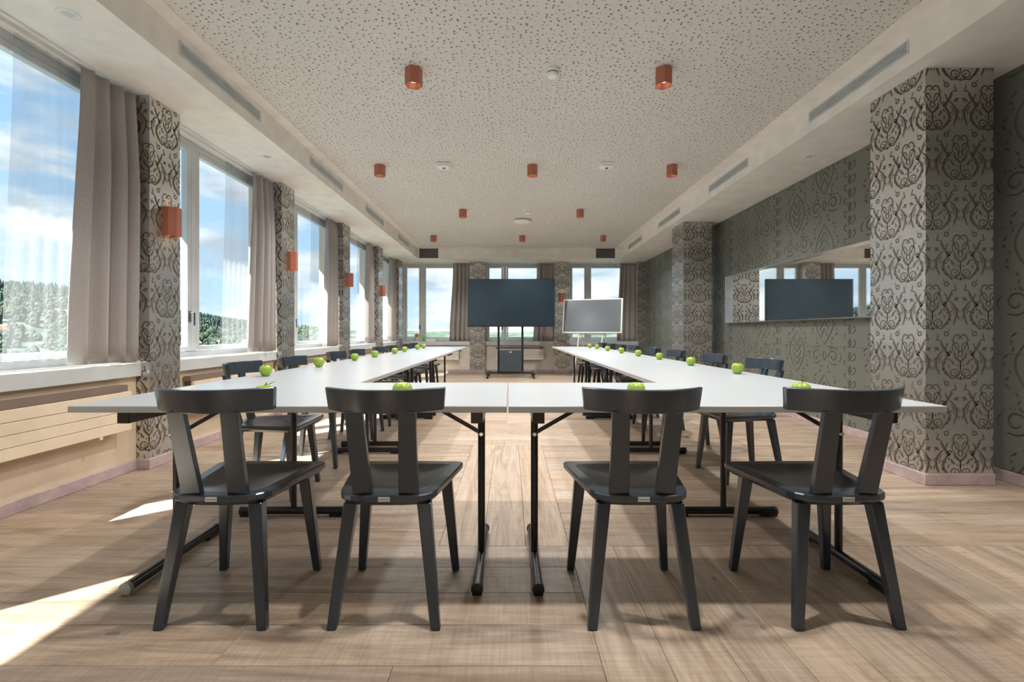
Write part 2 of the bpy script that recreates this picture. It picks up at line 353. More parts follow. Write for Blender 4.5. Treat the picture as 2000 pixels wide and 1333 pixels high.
# ------------------------------------------------------------------ floor
fl = MB().box(-3.1, 3.6, YB-0.2, 12.5, -0.25, -0.016).obj('floor', 'dark_gap'); tag(fl, 'rough-sawn oak plank floor of the meeting room', 'floor', kind='structure')
def plank(x0, x1, y0, y1, along):
    g = 0.0007; L = (x1-x0) if along == 'x' else (y1-y0); Wd = (y1-y0) if along == 'x' else (x1-x0)
    L -= 2*g; Wd -= 2*g; c = 0.0018; h = random.uniform(0, 0.0006)
    def rect(i, z): return [(-L/2+i, -Wd/2+i, z), (L/2-i, -Wd/2+i, z), (L/2-i, Wd/2-i, z), (-L/2+i, Wd/2-i, z)]
    m = MB(); vs = rect(0, -0.016)+rect(0, -0.0012-h)+rect(c, -h)
    fs = [(8, 9, 10, 11)]
    for k in (0, 4):
        for i in range(4): fs.append((k+i, k+(i+1) % 4, k+4+(i+1) % 4, k+4+i))
    m.add(vs, fs)
    m.obj('plank', 'oak', fl, ((x0+x1)/2, (y0+y1)/2, 0), 0 if along == 'x' else PI/2)
PW = 0.205
def rows_x(xa, xb, ya, yb):
    y = yb
    while y > ya+0.01:
        y0 = max(ya, y-PW); x = xa-random.uniform(0.0, 1.6)
        while x < xb-0.01:
            L = random.uniform(1.9, 2.4); a, b = max(x, xa), min(x+L, xb)
            if b-a < 0.35 and b < xb: x += L; continue
            if xb-b < 0.35: b = xb
            if b > xa+0.001: plank(a, b, y0, y, 'x')
            x = b if b > xa else x+L
            if b >= xb: break
        y = y0
def rows_y(xa, xb, ya, yb, full=False):
    x = xa
    while x < xb-0.01:
        x1 = min(xb, x+PW); y = yb
        if full: plank(x, x1, ya, yb, 'y')
        else:
            first = True
            while y > ya+0.01:
                L = random.uniform(1.9, 2.4)*(random.uniform(0.35, 1) if first else 1); first = False
                a = max(ya, y-L)
                if a-ya < 0.35: a = ya
                plank(x, x1, a, y, 'y'); y = a
        x = x1
YJ = 2.284
rows_x(-2.76, 0.28, -0.6, YJ)
rows_y(0.28, XR, -0.6, YJ)
rows_y(-0.335, 0.28, YJ, YJ+2.05, full=True)
rows_x(-2.76, -0.335, YJ, YJ+2.05); rows_x(0.28, XR, YJ, YJ+2.05)
rows_x(-2.76, XR, YJ+2.05, YF)
st = MB().box(-2.76, XR, YB, -0.6, -0.016, -0.0004).obj('plank', 'oak', fl); st['kind'] = 'stuff'

# ------------------------------------------------------------------ ceiling, soffits
ce = MB().box(-3.1, 3.6, YB-0.2, 12.5, ZC, ZC+0.3).obj('ceiling', 'perforated'); tag(ce, 'pale perforated acoustic ceiling with irregular holes', 'ceiling', kind='structure')
for nm, a in (('border', (XL, XL+0.105, YB, YBH)), ('border', (XRF-0.16, XRF, YB, YBH)), ('border', (XL+0.105, XRF-0.16, YBH-0.13, YBH))):
    MB().box(a[0], a[1], a[2], a[3], ZC-0.004, ZC+0.01).obj('border_strip', 'paint', ce)
tl_ = MB().box(-3.1, XL, YB, 12.4, ZS, ZC+0.02).obj('ceiling_soffit_window_side', 'paint_white'); tag(tl_, 'lowered plaster soffit above the long window row', 'soffit', kind='structure')
tr_ = MB().box(XRF, 3.6, YB, 12.4, ZS, ZC+0.02).obj('ceiling_soffit_wall_side', 'paint_white'); tag(tr_, 'lowered plaster soffit along the olive wall', 'soffit', kind='structure')
tf_ = MB().box(XL, XRF, YBH, 12.4, ZS, ZC+0.02).obj('ceiling_soffit_far', 'paint'); tag(tf_, 'lowered plaster bulkhead across the far end', 'soffit', kind='structure')
MB().box(XL-0.001, XL+0.004, YB, YBH, ZS-0.0005, ZC).obj('fascia', 'paint', tl_)
MB().box(XRF-0.004, XRF+0.001, YB, YBH, ZS-0.0005, ZC).obj('fascia', 'paint', tr_)

# ------------------------------------------------------------------ walls
bays_left = [(-0.26, 1.49), (1.82, 3.57), (3.90, 5.64), (5.97, 7.72), (8.05, 9.80), (10.13, 11.60)]
cols_left = [(-0.59, -0.26), (1.49, 1.82), (3.57, 3.90), (5.64, 5.97), (7.72, 8.05), (9.80, 10.13), (11.60, 11.97)]
wl = MB()
wl.box(-3.05, XW, YB, YF+0.2, -0.016, 0.685)                      # parapet
pe = [YB]+[v for b_ in bays_left for v in b_]+[YF+0.2]
for i in range(0, len(pe), 2): wl.box(-3.05, XW, pe[i], pe[i+1], 0.685, 2.735)
wl = wl.obj('wall_left', 'wall_beige'); MB().box(-3.05, XW-0.05, YB, YF+0.2, 2.735, ZS).obj('window_head', 'paint_white', wl); tag(wl, 'beige window wall with a row of large windows', 'wall', kind='structure')
bays_far = [(-2.70, -1.0), (-0.62, 1.10), (1.475, 3.19)]
cols_far = [(-1.0, -0.62), (1.10, 1.475), (3.19, XR)]
wf = MB()
wf.box(-3.05, 3.6, YF, YF+0.3, -0.016, 0.685); 
for a, b_ in ((-3.05, -2.70), (-1.0, -0.62), (1.10, 1.475), (3.19, 3.6)): wf.box(a, b_, YF, YF+0.3, 0.685, 2.735)
wf = wf.obj('wall_far', 'wall_far_lit'); MB().box(-3.0, 3.6, YF+0.05, YF+0.3, 2.735, ZS).obj('window_head', 'paint_white', wf); tag(wf, 'beige far wall with three windows', 'wall', kind='structure')
wr = MB().box(XR, XR+0.25, YB, YF+0.2, -0.016, ZS).obj('wall_right', 'olive'); tag(wr, 'olive green wall covered with embossed leaf wallpaper', 'wall', kind='structure')
bays_back = [(-2.55, -0.85)]  # added window opening behind the camera, brings in more daylight
wb = MB(); wb.box(-3.05, 3.6, YB-0.3, YB, -0.016, 0.685); wb.box(-3.05, 3.6, YB-0.3, YB, 2.735, ZC)
for a, b_ in ((-3.05, -2.55), (-0.85, 3.6)): wb.box(a, b_, YB-0.3, YB, 0.685, 2.735)
wb = wb.obj('wall_back', 'olive'); tag(wb, 'wall behind the camera', 'wall', kind='structure')
rf = MB().box(-4.30, 3.8, YB-0.3, 13.4, 3.70, 3.85).obj('added_sun_slab', 'concrete'); tag(rf, 'added unseen roof slab that cuts the sun at the windows', 'roof', kind='structure')  # added slab, out of view, trims the sun patches on the floor
MB().box(-3.05, -3.0, YB-0.2, 12.4, 2.735, 3.7).obj('added_slab_fascia', 'concrete', rf)

# ------------------------------------------------------------------ damask wallpaper print
CXP, TOPP, BOTP = 235.0, 465.0, 800.0
def dm(p): return ((p[0]-CXP)/906.0, (BOTP-p[1])/1136.0-0.147)
HALF = [([(243, 600), (262, 560), (277, 525), (276, 490), (262, 468), (245, 470), (238, 486), (246, 498), (256, 492)], 9),
        ([(235, 585), (250, 610), (235, 636)], 9), ([(236, 672), (252, 650), (266, 630), (270, 600)], 16),
        ([(246, 600), (244, 560), (255, 530), (272, 528), (284, 555), (280, 585), (266, 602)], 8),
        ([(236.5, 660), (236.5, 745)], 8), ([(298, 622), (322, 590), (340, 555), (352, 510)], 15), ([(325, 580), (318, 548), (308, 528)], 9),
        ([(338, 585), (362, 615), (378, 655), (380, 695), (370, 735), (360, 768)], 14), ([(345, 615), (360, 650), (362, 690)], 7),
        ([(300, 610), (318, 640), (335, 675), (338, 715), (322, 750), (302, 778), (285, 797)], 16),
        ([(268, 692), (284, 674), (290, 652)], 14), ([(245, 778), (243, 748), (258, 728), (280, 728), (292, 748), (286, 772), (268, 778), (258, 762), (266, 748), (276, 754)], 8),
        ([(238, 745), (252, 775), (275, 794), (297, 797)], 9), ([(236, 808), (236, 780)], 9), ([(240, 804), (256, 790), (264, 799)], 9),
        ([(330, 818), (338, 795)], 7), ([(268, 832), (266, 858), (256, 880)], 8), ([(256, 884), (272, 879), (286, 889)], 8),
        ([(360, 584), (378, 572), (394, 560)], 11), ([(378, 572), (371, 555)], 8), ([(380, 572), (386, 594)], 8),
        ([(374, 640), (390, 652), (396, 672)], 7), ([(380, 700), (394, 712), (392, 732)], 7), ([(352, 660), (344, 676)], 8), ([(330, 668), (318, 684)], 9), ([(334, 720), (346, 736)], 8), ([(318, 752), (332, 764)], 8), ([(300, 690), (308, 706), (302, 722)], 8), ([(250, 690), (256, 706)], 9), ([(258, 560), (264, 578)], 8), ([(346, 540), (360, 534)], 7), ([(282, 505), (294, 512)], 6),
        ([(298, 640), (310, 664)], 11), ([(284, 610), (294, 590), (306, 596)], 8)]
RINGS = [((318, 834), 13, 8), ((308, 612), 11, 6)]
MOTIF = []
for pts, w in HALF:
    q = [dm(p) for p in pts]; w = w/850.0
    for sx in (1, -1): MOTIF.append(stroke2d([(sx*a, b_) for a, b_ in q], w, sub=3))
for c_, r_, w in RINGS:
    for sx in (1, -1):
        q = [dm((c_[0]+r_*math.cos(k*PI/4), c_[1]+r_*1.2*math.sin(k*PI/4))) for k in range(8)]
        MOTIF.append(stroke2d([(sx*a, b_) for a, b_ in q], w/760.0, closed=True, sub=1))
PU, PVV = 0.37, 0.66
def damask(width, z0, z1, to3d, u0=0.0, v0=0.0):
    """print over a strip of unrolled width; to3d(u, v, 0) -> point just proud of the paper"""
    m = MB()
    for i in range(int((u0-0.3)/PU*2)-2, int((u0+width+0.3)/PU*2)+3):
        for j in range(-1, int(2.9/PVV)+2):
            cu = i*PU/2-u0; cv = v0+j*PVV+(PVV/2 if i % 2 else 0)
            if cu < -0.25 or cu > width+0.25 or cv < z0-0.3 or cv > z1+0.3: continue
            for st_ in MOTIF:
                pts = []
                for a, _, c_ in st_:
                    for p in (a, c_): pts.append((min(max(p.x+cu, 0), width), min(max(p.y+cv, z0), z1)))
                us = [p[0] for p in pts]; zs = [p[1] for p in pts]
                if max(us)-min(us) < 1e-4 or max(zs)-min(zs) < 1e-4: continue
                n = len(st_); fs = []
                for k in range(n-1):
                    q = [pts[2*k], pts[2*k+1], pts[2*k+3], pts[2*k+2]]
                    ar = abs(sum(q[a][0]*q[(a+1) % 4][1]-q[(a+1) % 4][0]*q[a][1] for a in range(4)))
                    if ar > 1e-8: fs.append((2*k, 2*k+1, 2*k+3, 2*k+2))
                if fs: m.add([to3d(*p) for p in pts], fs)
    return m
EPS = 0.0006
def base_block(m, x0, x1, y0, y1): m.box(x0, x1, y0, y1, 0, 0.075, 0.004)

def column(x0, x1, y0, y1, faces, label, seed, base=True):
    """faces: list of ('x'|'y', position, from, to, outward) in world units"""
    root = empty('column', ((x0+x1)/2, (y0+y1)/2, 0)); tag(root, label, 'column', 'wallpapered columns')
    ox, oy = (x0+x1)/2, (y0+y1)/2
    MB().box(x0-ox, x1-ox, y0-oy, y1-oy, 0, ZS).obj('shaft', 'damask_ground', root)
    run = seed; bb = MB()
    for ax, pos, a, b_, out in faces:
        w = abs(b_-a); s = 1 if b_ > a else -1
        if ax == 'x': f = lambda u, v: (pos-ox+out*EPS, a+s*u-oy, v)
        else: f = lambda u, v: (a+s*u-ox, pos-oy+out*EPS, v)
        damask(w, 0.08, ZS-0.005, f, run, 0.18+seed*0.37 % 0.6).obj('damask_print', 'damask_print', root)
        run += w
        if base:
            t_ = 0.016
            if ax == 'x': bb.box(min(pos, pos+out*t_)-ox, max(pos, pos+out*t_)-ox, min(a, b_)-oy-t_, max(a, b_)-oy+t_, 0, 0.075, 0.003)
            else: bb.box(min(a, b_)-ox-(t_ if False else 0), max(a, b_)-ox, min(pos, pos+out*t_)-oy, max(pos, pos+out*t_)-oy, 0, 0.075, 0.003)
    if base: bb.obj('baseboard', 'baseboard', root)
    return root
lab = ['behind the camera', 'beside the near window edge', 'nearest the camera on the window side', 'second from the camera on the window side', 'third from the camera on the window side', 'fourth from the camera on the window side', 'in the far corner of the window side']
for i, (a, b_) in enumerate(cols_left):
    if b_ < 0 and i == 0: pass
    column(XW, XC, a, b_, [('y', a, XW, XC, -1), ('x', XC, a, b_, 1)], 'damask wallpapered column '+lab[i], 0.055+0.11*i)
for i, (a, b_) in enumerate(cols_far):
    column(a, b_, YC, YF, [('y', YC, a, b_, -1)], ['damask column on the far wall left of the big screen', 'damask column on the far wall between big screen and tilted board', 'narrow damask column in the far corner by the olive wall'][i], 0.9+0.2*i)
for i, (a, b_) in enumerate([(3.2, 3.69), (7.66, 8.2)]):
    column(2.752, 3.20, a, b_, [('x', 2.752, b_, a, -1), ('y', a, 2.752, 3.2, -1)], ['large silver damask pillar near the camera by the olive wall', 'silver damask pillar further back by the olive wall'][i], 0.02+0.31*i)

# baseboards of the walls
def baseboard(name, boxes, label):
    m = MB()
    for b_ in boxes: m.box(*b_, 0, 0.075, 0.003)
    o = m.obj(name, 'baseboard'); tag(o, label, 'baseboard', kind='structure')
baseboard('baseboard_left', [(XW, XW+0.016, a, b_) for a, b_ in bays_left], 'mauve wooden skirting below the windows')
baseboard('baseboard_right', [(XR-0.016, XR, YB, YF)], 'mauve wooden skirting along the olive wall')
baseboard('baseboard_far', [(a, b_, YF-0.016, YF) for a, b_ in bays_far], 'mauve wooden skirting on the far wall')

# ------------------------------------------------------------------ embossed leaf wallpaper relief on the right wall
def emboss(m, strokes, u0, v0, w, h=0.0035, flip=1):
    for pts, wd, sub in strokes:
        st_ = stroke2d([(p[0]*flip, p[1]) for p in pts], wd*1.25, sub=sub)
        vs = []
        for a, c_, b_ in st_:
            for p, d in ((a, 0.0), (c_, h), (b_, 0.0)): vs.append((XR-d-0.0002, u0+p.x, min(max(v0+p.y, 0.08), ZS-0.003)))
        fs = []
        for k in range(len(st_)-1):
            for q in (0, 1): fs.append((3*k+q, 3*k+q+1, 3*k+q+4, 3*k+q+3))
        m.add(vs, fs)
def leaf_unit(up):
    S = []; g = 1 if up else -1
    for sx in (1, -1):
        S.append(([(0, 0.23*g), (0.055*sx, 0.13*g), (0.095*sx, 0.0), (0.075*sx, -0.11*g), (0, -0.25*g)], 0.014, 4))
        for k in range(4):
            y = (0.10-0.075*k)*g; wv = (0.045, 0.055, 0.05, 0.035)[k]
            S.append(([(0, y+0.05*g), (wv*0.55*sx, y+0.005*g), (wv*sx, y-0.045*g)], 0.014, 2))
        # broken outer line
        for k in range(13):
            a = -0.30+0.05*k; f = lambda yy: 0.135*math.cos(yy/0.36*PI/2)**0.8+0.02*math.sin(yy*40)
            S.append(([(sx*f(a), a), (sx*f(a+0.03), a+0.032)], 0.015, 2))
    return S
def scroll_unit():
    S = []
    for sx in (1, -1):
        S.append(([(0.045*sx, -0.015), (0.075*sx, 0.045), (0.125*sx, 0.055), (0.150*sx, 0.01), (0.125*sx, -0.035), (0.09*sx, -0.02), (0.10*sx, 0.01)], 0.014, 4))
        S.append(([(0.05*sx, -0.05), (0.10*sx, -0.085), (0.16*sx, -0.075)], 0.012, 3))
        S.append(([(0.0, 0.055), (0.022*sx, 0.0), (0.0, -0.055)], 0.012, 3))
        S.append(([(0.19*sx, -0.05), (0.21*sx, 0.0), (0.185*sx, 0.05)], 0.012, 3))
        for k in range(5): S.append(([(0.06*sx+0.025*k*sx, 0.095-0.006*k), (0.07*sx+0.025*k*sx, 0.112-0.006*k)], 0.012, 2))
    return S
LU, LD, SU = leaf_unit(True), leaf_unit(False), scroll_unit()
em_ = MB()
k = 0
for yb in [4.78+1.295*i for i in range(-4, 6)]:
    # braid
    z = 0.05; zz = []
    while z < ZS-0.05:
        for s in (1, -1):
            emboss(em_, [([(0.018*s, 0), (-0.018*s, 0.045), (0.018*s, 0.09)], 0.016, 3)], yb, z, 0)
            emboss(em_, [([(0.03*s, 0.0), (0.075*s, 0.03), (0.07*s, 0.075), (0.04*s, 0.06)], 0.011, 3)], yb, z+(0.07 if s > 0 else 0), 0)
        z += 0.135
    for c_, off in ((0, 0.385), (1, 0.88)):
        yy = yb+off
        if yy > YF-0.2: continue
        z = 0.33 if c_ == 0 else -0.02
        while z < ZS+0.1:
            emboss(em_, LD if c_ else LU, yy, z, 0, flip=1.5); emboss(em_, SU, yy, z+0.43, 0, flip=1.25 if c_ else -1.25)
            z += 0.80
o = em_.obj('embossed_relief', 'olive_line', wr)
# faint horizontal paper joints
sj = MB()
for z in (0.86, 1.72): sj.box(XR-0.0012, XR, YB, YF, z, z+0.003)
sj.obj('paper_joint', 'olive_line', wr)

# ------------------------------------------------------------------ windows, sills, radiators, curtains (local: x along wall, +y outward)
def place(o, side, start):
    if side == 'L': o.location = (XW, start, 0); o.rotation_euler.z = PI/2
    elif side == 'B': o.location = (start, YB, 0); o.rotation_euler.z = PI
    else: o.location = (start, YF, 0)
def window(n, side, start, L, label):
    root = empty('window_%d' % n); place(root, side, start); tag(root, label, 'window', kind='structure')
    z0, z1 = 0.785, 2.735; ya, yb = 0.12, 0.19; w = 0.055
    fr_ = MB()
    fr_.box(0, w, ya, yb, z0, z1, 0.004); fr_.box(L-w, L, ya, yb, z0, z1, 0.004)
    fr_.box(w, L-w, ya, yb, z1-w, z1, 0.004); fr_.box(w, L-w, ya, yb, z0, z0+w, 0.004)
    fr_.box(0.45, 0.53, ya-0.01, yb, z0+w, z1-w, 0.004)
    fr_.obj('frame', 'frame', root)
    s = MB(); a, b_, c_, d = w+0.004, 0.446, z0+w+0.004, z1-w-0.004; q = 0.042
    s.box(a, a+q, ya-0.012, yb-0.02, c_, d, 0.004); s.box(b_-q, b_, ya-0.012, yb-0.02, c_, d, 0.004); s.box(a+q, b_-q, ya-0.012, yb-0.02, c_, c_+q, 0.004); s.box(a+q, b_-q, ya-0.012, yb-0.02, d-q, d, 0.004)
    s = s.obj('sash', 'frame', root)
    MB().box(a+q, b_-q, ya+0.02, ya+0.026, c_+q, d-q).obj('pane', 'glass', s)
    h = MB(); h.box(b_-q+0.008, b_-q+0.034, ya-0.022, ya-0.012, 1.10, 1.20, 0.003); h.box(b_-q+0.013, b_-q+0.029, ya-0.055, ya-0.02, 1.175, 1.19, 0.003); h.box(b_-q+0.011, b_-q+0.031, ya-0.062, ya-0.047, 1.07, 1.19, 0.005)
    h.obj('handle', 'slate', s)
    s = MB(); a, b_ = 0.534, L-w-0.004
    s.box(a, a+q, ya-0.006, yb-0.02, c_, d, 0.004); s.box(b_-q, b_, ya-0.006, yb-0.02, c_, d, 0.004); s.box(a+q, b_-q, ya-0.006, yb-0.02, c_, c_+q, 0.004); s.box(a+q, b_-q, ya-0.006, yb-0.02, d-q, d, 0.004)
    s = s.obj('sash', 'frame', root)
    MB().box(a+q, b_-q, ya+0.02, ya+0.026, c_+q, d-q).obj('pane', 'glass', s)
    MB().box(0.001, L-0.001, -0.04, ya, 0.687, 0.785, 0.004).obj('window_sill', 'sill', root)
    # curtain track under the soffit
    MB().box(0.0, L, 0.005, 0.03, ZS-0.014, ZS, 0.002).obj('curtain_track', 'white_plastic', root)
    return root
def radiator(side, start, L, label, inset=0.17):
    root = empty('radiator'); place(root, side, start); tag(root, label, 'radiator', 'radiators under the windows')
    a, b_ = inset, L-inset; z = 0.325; h = 0.068
    for i in range(4):
        MB().box(a, b_, -0.10, -0.075, z+i*h+0.0015, z+(i+1)*h-0.0015, 0.002).obj('panel', 'radiator' if side == 'L' else 'radiator_far_lit', root)
    MB().box(a+0.02, b_-0.02, -0.075, -0.02, 0.33, 0.592).obj('core', 'dark_gap', root)
    MB().box(a, b_, -0.072, -0.012, 0.597, 0.640).obj('shade_strip', 'sill_shade', root)  # brown strip painted as the band of shade below the sill
    for p in (a+0.25, b_-0.25): MB().box(p-0.012, p+0.012, -0.10, 0.0, 0.305, 0.325, 0.003).obj('bracket', 'radiator', root)
    return root
def cloth(name, side, start, a0, a1, b0, b1, yc, amp, pleats, z0, z1, mat, label, cat, group, thick, seed, nz=14):
    """top runs a0..a1, bottom b0..b1"""
    rnd = random.Random(seed); ph = rnd.uniform(0, 6); m = MB(); nu = pleats*10
    def pt(i, j):
        u = i/nu; v = j/nz; sm = v*v*(3-2*v)
        xx = (a0+(a1-a0)*u)*(1-sm)+(b0+(b1-b0)*u)*sm
        th = 2*PI*pleats*u+ph+0.5*math.sin(3.1*u+seed)+0.35*math.sin(2.2*v+seed*1.7+u*4)
        A = amp*(0.55+0.45*min(1, v*3))*(0.75+0.35*math.sin(5*u+seed))
        y = yc+A*math.sin(th)+0.25*A*math.sin(2.0*th+1.0)
        zz = z1+(z0-z1)*v-(0.012*(1-v)*abs(math.sin(th/2)) if v < 0.2 else 0)
        return (xx+0.3*A*math.cos(th), y, zz)
    vs = [pt(i, j) for j in range(nz+1) for i in range(nu+1)]
    fs = [(j*(nu+1)+i, j*(nu+1)+i+1, (j+1)*(nu+1)+i+1, (j+1)*(nu+1)+i) for j in range(nz) for i in range(nu)]
    m.add(vs, fs, True)
    o = m.obj(name, mat); place(o, side, start); tag(o, label, cat, group)
    if thick:
        s = o.modifiers.new('solid', 'SOLIDIFY'); s.thickness = thick; s.offset = 0
    return o
ordw = ['at the camera', 'nearest the camera', 'second from the camera', 'third from the camera', 'fourth from the camera', 'last before the far corner']
wn_ = 0
for i, (a, b_) in enumerate(bays_left):
    L = b_-a; wn_ += 1
    window(wn_, 'L', a, L, 'tall aluminium window of the long side, '+ordw[i])
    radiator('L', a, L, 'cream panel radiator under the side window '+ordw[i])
    if i >= 0:
        cloth('curtain', 'L', a, L-0.44, L-0.015, L-0.53, L-0.01, 0.005, 0.06, 4, 0.80, ZS-0.02, 'curtain', 'taupe curtain drawn aside on the side window '+ordw[i], 'curtain', 'taupe curtains', 0.004, 3+i)
        cloth('sheer_curtain', 'L', a, L-0.80, L-0.10, L-0.86, L-0.08, 0.085, 0.006, 8, 0.81, ZS-0.02, 'sheer', 'white sheer curtain on the side window '+ordw[i], 'sheer curtain', 'white sheers', 0, 11+i, 8)
for a, b_ in bays_back:
    wn_ += 1; window(wn_, 'B', b_, b_-a, 'added unseen aluminium window behind the camera, for daylight')
farw = ['left of the big screen', 'behind the big screen', 'behind the tilted board']
for i, (a, b_) in enumerate(bays_far):
    L = b_-a; wn_ += 1
    window(wn_, 'F', a, L, 'aluminium window on the far wall '+farw[i])
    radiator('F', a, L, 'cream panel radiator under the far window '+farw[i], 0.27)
    cloth('curtain', 'F', a, L-0.43, L-0.015, L-0.52, L-0.01, 0.02, 0.05, 4, 0.80, ZS-0.02, 'curtain', 'taupe curtain on the far window '+farw[i], 'curtain', 'taupe curtains', 0.004, 31+i)

# ------------------------------------------------------------------ vents in the soffit faces
def vent(side, y0, y1, label):
    L = y1-y0
    root = empty('air_vent', (XL+0.004 if side == 'L' else XRF-0.004, (y0+y1)/2, 2.893)); root.rotation_euler.z = 0 if side == 'L' else PI
    tag(root, label, 'air vent', 'linear air vents')
    fr_ = MB(); t_ = 0.012
    for q in ((-L/2, L/2, -0.048, -0.036), (-L/2, L/2, 0.036, 0.048), (-L/2, -L/2+t_, -0.036, 0.036), (L/2-t_, L/2, -0.036, 0.036)): fr_.box(0, 0.006, q[0], q[1], q[2], q[3])
    fr_.obj('frame', 'alu_vent', root)
    MB().box(-0.001, 0.0012, -L/2+t_, L/2-t_, -0.036, 0.036).obj('backing', 'vent_dark', root)
    for i in range(5):
        z = -0.029+i*0.0145; MB().box(0.0014, 0.006, -L/2+t_, L/2-t_, z-0.0042, z+0.0042).obj('slat', 'alu_vent', root)
ordn = ['nearest the camera', 'second from the camera', 'third from the camera', 'furthest away']
for i, (a, b_) in enumerate(((3.19, 4.23), (5.27, 6.31), (7.33, 8.36), (9.45, 10.45))): vent('L', a, b_, 'long slotted vent in the window-side soffit, '+ordn[i])
for i, (a, b_) in enumerate(((3.18, 4.24), (5.33, 6.38), (7.46, 8.54), (9.62, 10.7))): vent('R', a, b_, 'long slotted vent in the olive-wall soffit, '+ordn[i])
for i, (a, b_) in enumerate(((-2.15, -1.70), (2.04, 2.49))):
    root = empty('bulkhead_grille', ((a+b_)/2, YBH, (ZS+ZC)/2)); tag(root, 'dark grey return grille at the %s end of the far bulkhead' % ('left', 'right')[i], 'grille', 'dark bulkhead grilles')
    h = (ZC-ZS)/2-0.005; w = (b_-a)/2
    MB().box(-w, w, -0.004, 0.0, -h, h).obj('backing', 'grille', root)
    for k in range(11):
        z = -h+0.012+k*(2*h-0.024)/10; MB().box(-w+0.006, w-0.006, -0.010, -0.0042, z-0.004, z+0.004).obj('slat', 'grille', root)

# ------------------------------------------------------------------ recessed downlights
def downlight(x, y, label, grp):
    root = empty('downlight', (x, y, ZS)); tag(root, label, 'downlight', grp)
    MB().lathe([(0.0285, -0.001), (0.03, -0.004), (0.052, -0.005), (0.055, -0.001)], 24).obj('trim_ring', 'white_plastic', root)
    MB().lathe([(0.0, -0.0015), (0.028, -0.0015), (0.028, -0.003), (0.0, -0.003)][1:3], 20).obj('lens', 'alu_vent', root)
for i, y in enumerate((2.66, 4.82, 6.98, 9.1, 11.0)): downlight(-2.43, y, 'small round downlight above the windows, number %s from the camera' % ['one', 'two', 'three', 'four', 'five'][i], 'window-side downlights')
for i, y in enumerate((4.81, 6.95, 9.1, 11.1)): downlight(2.985, y, 'small round downlight above the olive wall, number %s from the camera' % ['one', 'two', 'three', 'four'][i], 'wall-side downlights')

# ------------------------------------------------------------------ hexagonal ceiling spots
def hexring(r, z, rot=0.0): return [(r*math.cos(rot+i*PI/3), r*math.sin(rot+i*PI/3), z) for i in range(6)]
def make_spot():
    root = empty('ceiling_spotlight')
    m = MB(); R = 0.066; q = 0.006; rot = math.radians(20)
    A, B, C_, D = hexring(R, 0, rot), hexring(R, -0.128, rot), hexring(R-q, -0.128, rot), hexring(R-q, -0.075, rot)
    vs = A+B+C_+D; fs = []
    for k in range(3):
        for i in range(6): fs.append((6*k+i, 6*k+6+i, 6*k+6+(i+1) % 6, 6*k+(i+1) % 6))
    fs += [tuple(range(18, 24)), (5, 4, 3, 2, 1, 0)]
    m.add(vs, fs); m.obj('housing', 'copper', root)
    MB().lathe([(0.034, -0.0755), (0.036, -0.084), (0.030, -0.090)], 20).obj('lens', 'lens', root)
    return root
proto = make_spot(); used = False
rows = [(1.56, (-1.55, 0.26, 1.93), False), (3.65, (-0.727, 1.16), True), (5.76, (-1.55, 0.268, 1.93), True), (7.84, (-0.764, 1.138), True), (9.94, (-1.57, 0.253, 1.916), True)]
rown = ['above the near table', 'in the front pair', 'in the second row of three', 'in the third-row pair', 'in the last row of three']
for ri, (y, xs, vis) in enumerate(rows):
    for j, x in enumerate(xs):
        o = proto if not used else copy_tree(proto); used = True
        o.location = (x, y, ZC); pn = ['left', 'right'] if len(xs) == 2 else ['left', 'middle', 'right']
        tag(o, 'copper-red hexagonal ceiling spotlight, %s one %s' % (pn[j], rown[ri]), 'ceiling lamp', 'copper hexagonal ceiling spots')
        ld = bpy.data.lights.new('spot_bulb', 'SPOT'); ld.energy = LAMP_W; ld.spot_size = math.radians(150); ld.spot_blend = 0.9; ld.shadow_soft_size = 0.045; ld.color = (1.0, 0.97, 0.94)
        lo = bpy.data.objects.new('bulb', ld); COL.objects.link(lo); lo.parent = o; lo.location = (0, 0, -0.176)

# ------------------------------------------------------------------ ceiling devices
def smoke(x, y, s, label):
    root = empty('smoke_detector', (x, y, ZC)); tag(root, label, 'smoke detector', 'smoke detectors')
    MB().lathe([(0.055*s, 0), (0.057*s, -0.02*s), (0.05*s, -0.026*s)], 24).obj('base', 'white_plastic', root)
    MB().lathe([(0.046*s, -0.026*s), (0.044*s, -0.034*s)], 24).obj('smoke_inlet', 'vent_dark', root)
    MB().lathe([(0.047*s, -0.034*s), (0.042*s, -0.052*s), (0.03*s, -0.058*s)], 24).obj('cap', 'white_plastic', root)
smoke(0.322, 3.66, 1.0, 'round white smoke detector between the front pair of spotlights')
smoke(0.30, 7.9, 0.9, 'small round white smoke detector far back above the screen')
for i, x in enumerate((-0.78, 1.145)):
    root = empty('ceiling_sensor', (x, 5.72, ZC)); tag(root, 'square white ceiling sensor %s of the middle spotlight' % ('left', 'right')[i], 'sensor', 'square ceiling sensors')
    MB().box(-0.088, 0.088, -0.088, 0.088, -0.022, 0, 0.008, 2).obj('housing', 'white_plastic', root)
    MB().box(-0.07, 0.07, -0.07, 0.07, -0.045, -0.022, 0.012, 2).obj('cover', 'white_plastic', root)
    MB().lathe([(0.02, -0.0455), (0.018, -0.052)], 16).obj('lens', 'vent_dark', root)
root = empty('wifi_access_point', (0.22, 8.56, ZC)); tag(root, 'flat round white access point under the far ceiling', 'access point')
MB().lathe([(0.10, 0), (0.155, -0.012), (0.165, -0.03), (0.12, -0.05), (0.05, -0.056)], 32).obj('housing', 'white_plastic', root)
MB().lathe([(0.03, -0.056), (0.028, -0.066), (0.015, -0.072)], 16).obj('light_dome', 'white_plastic', root)

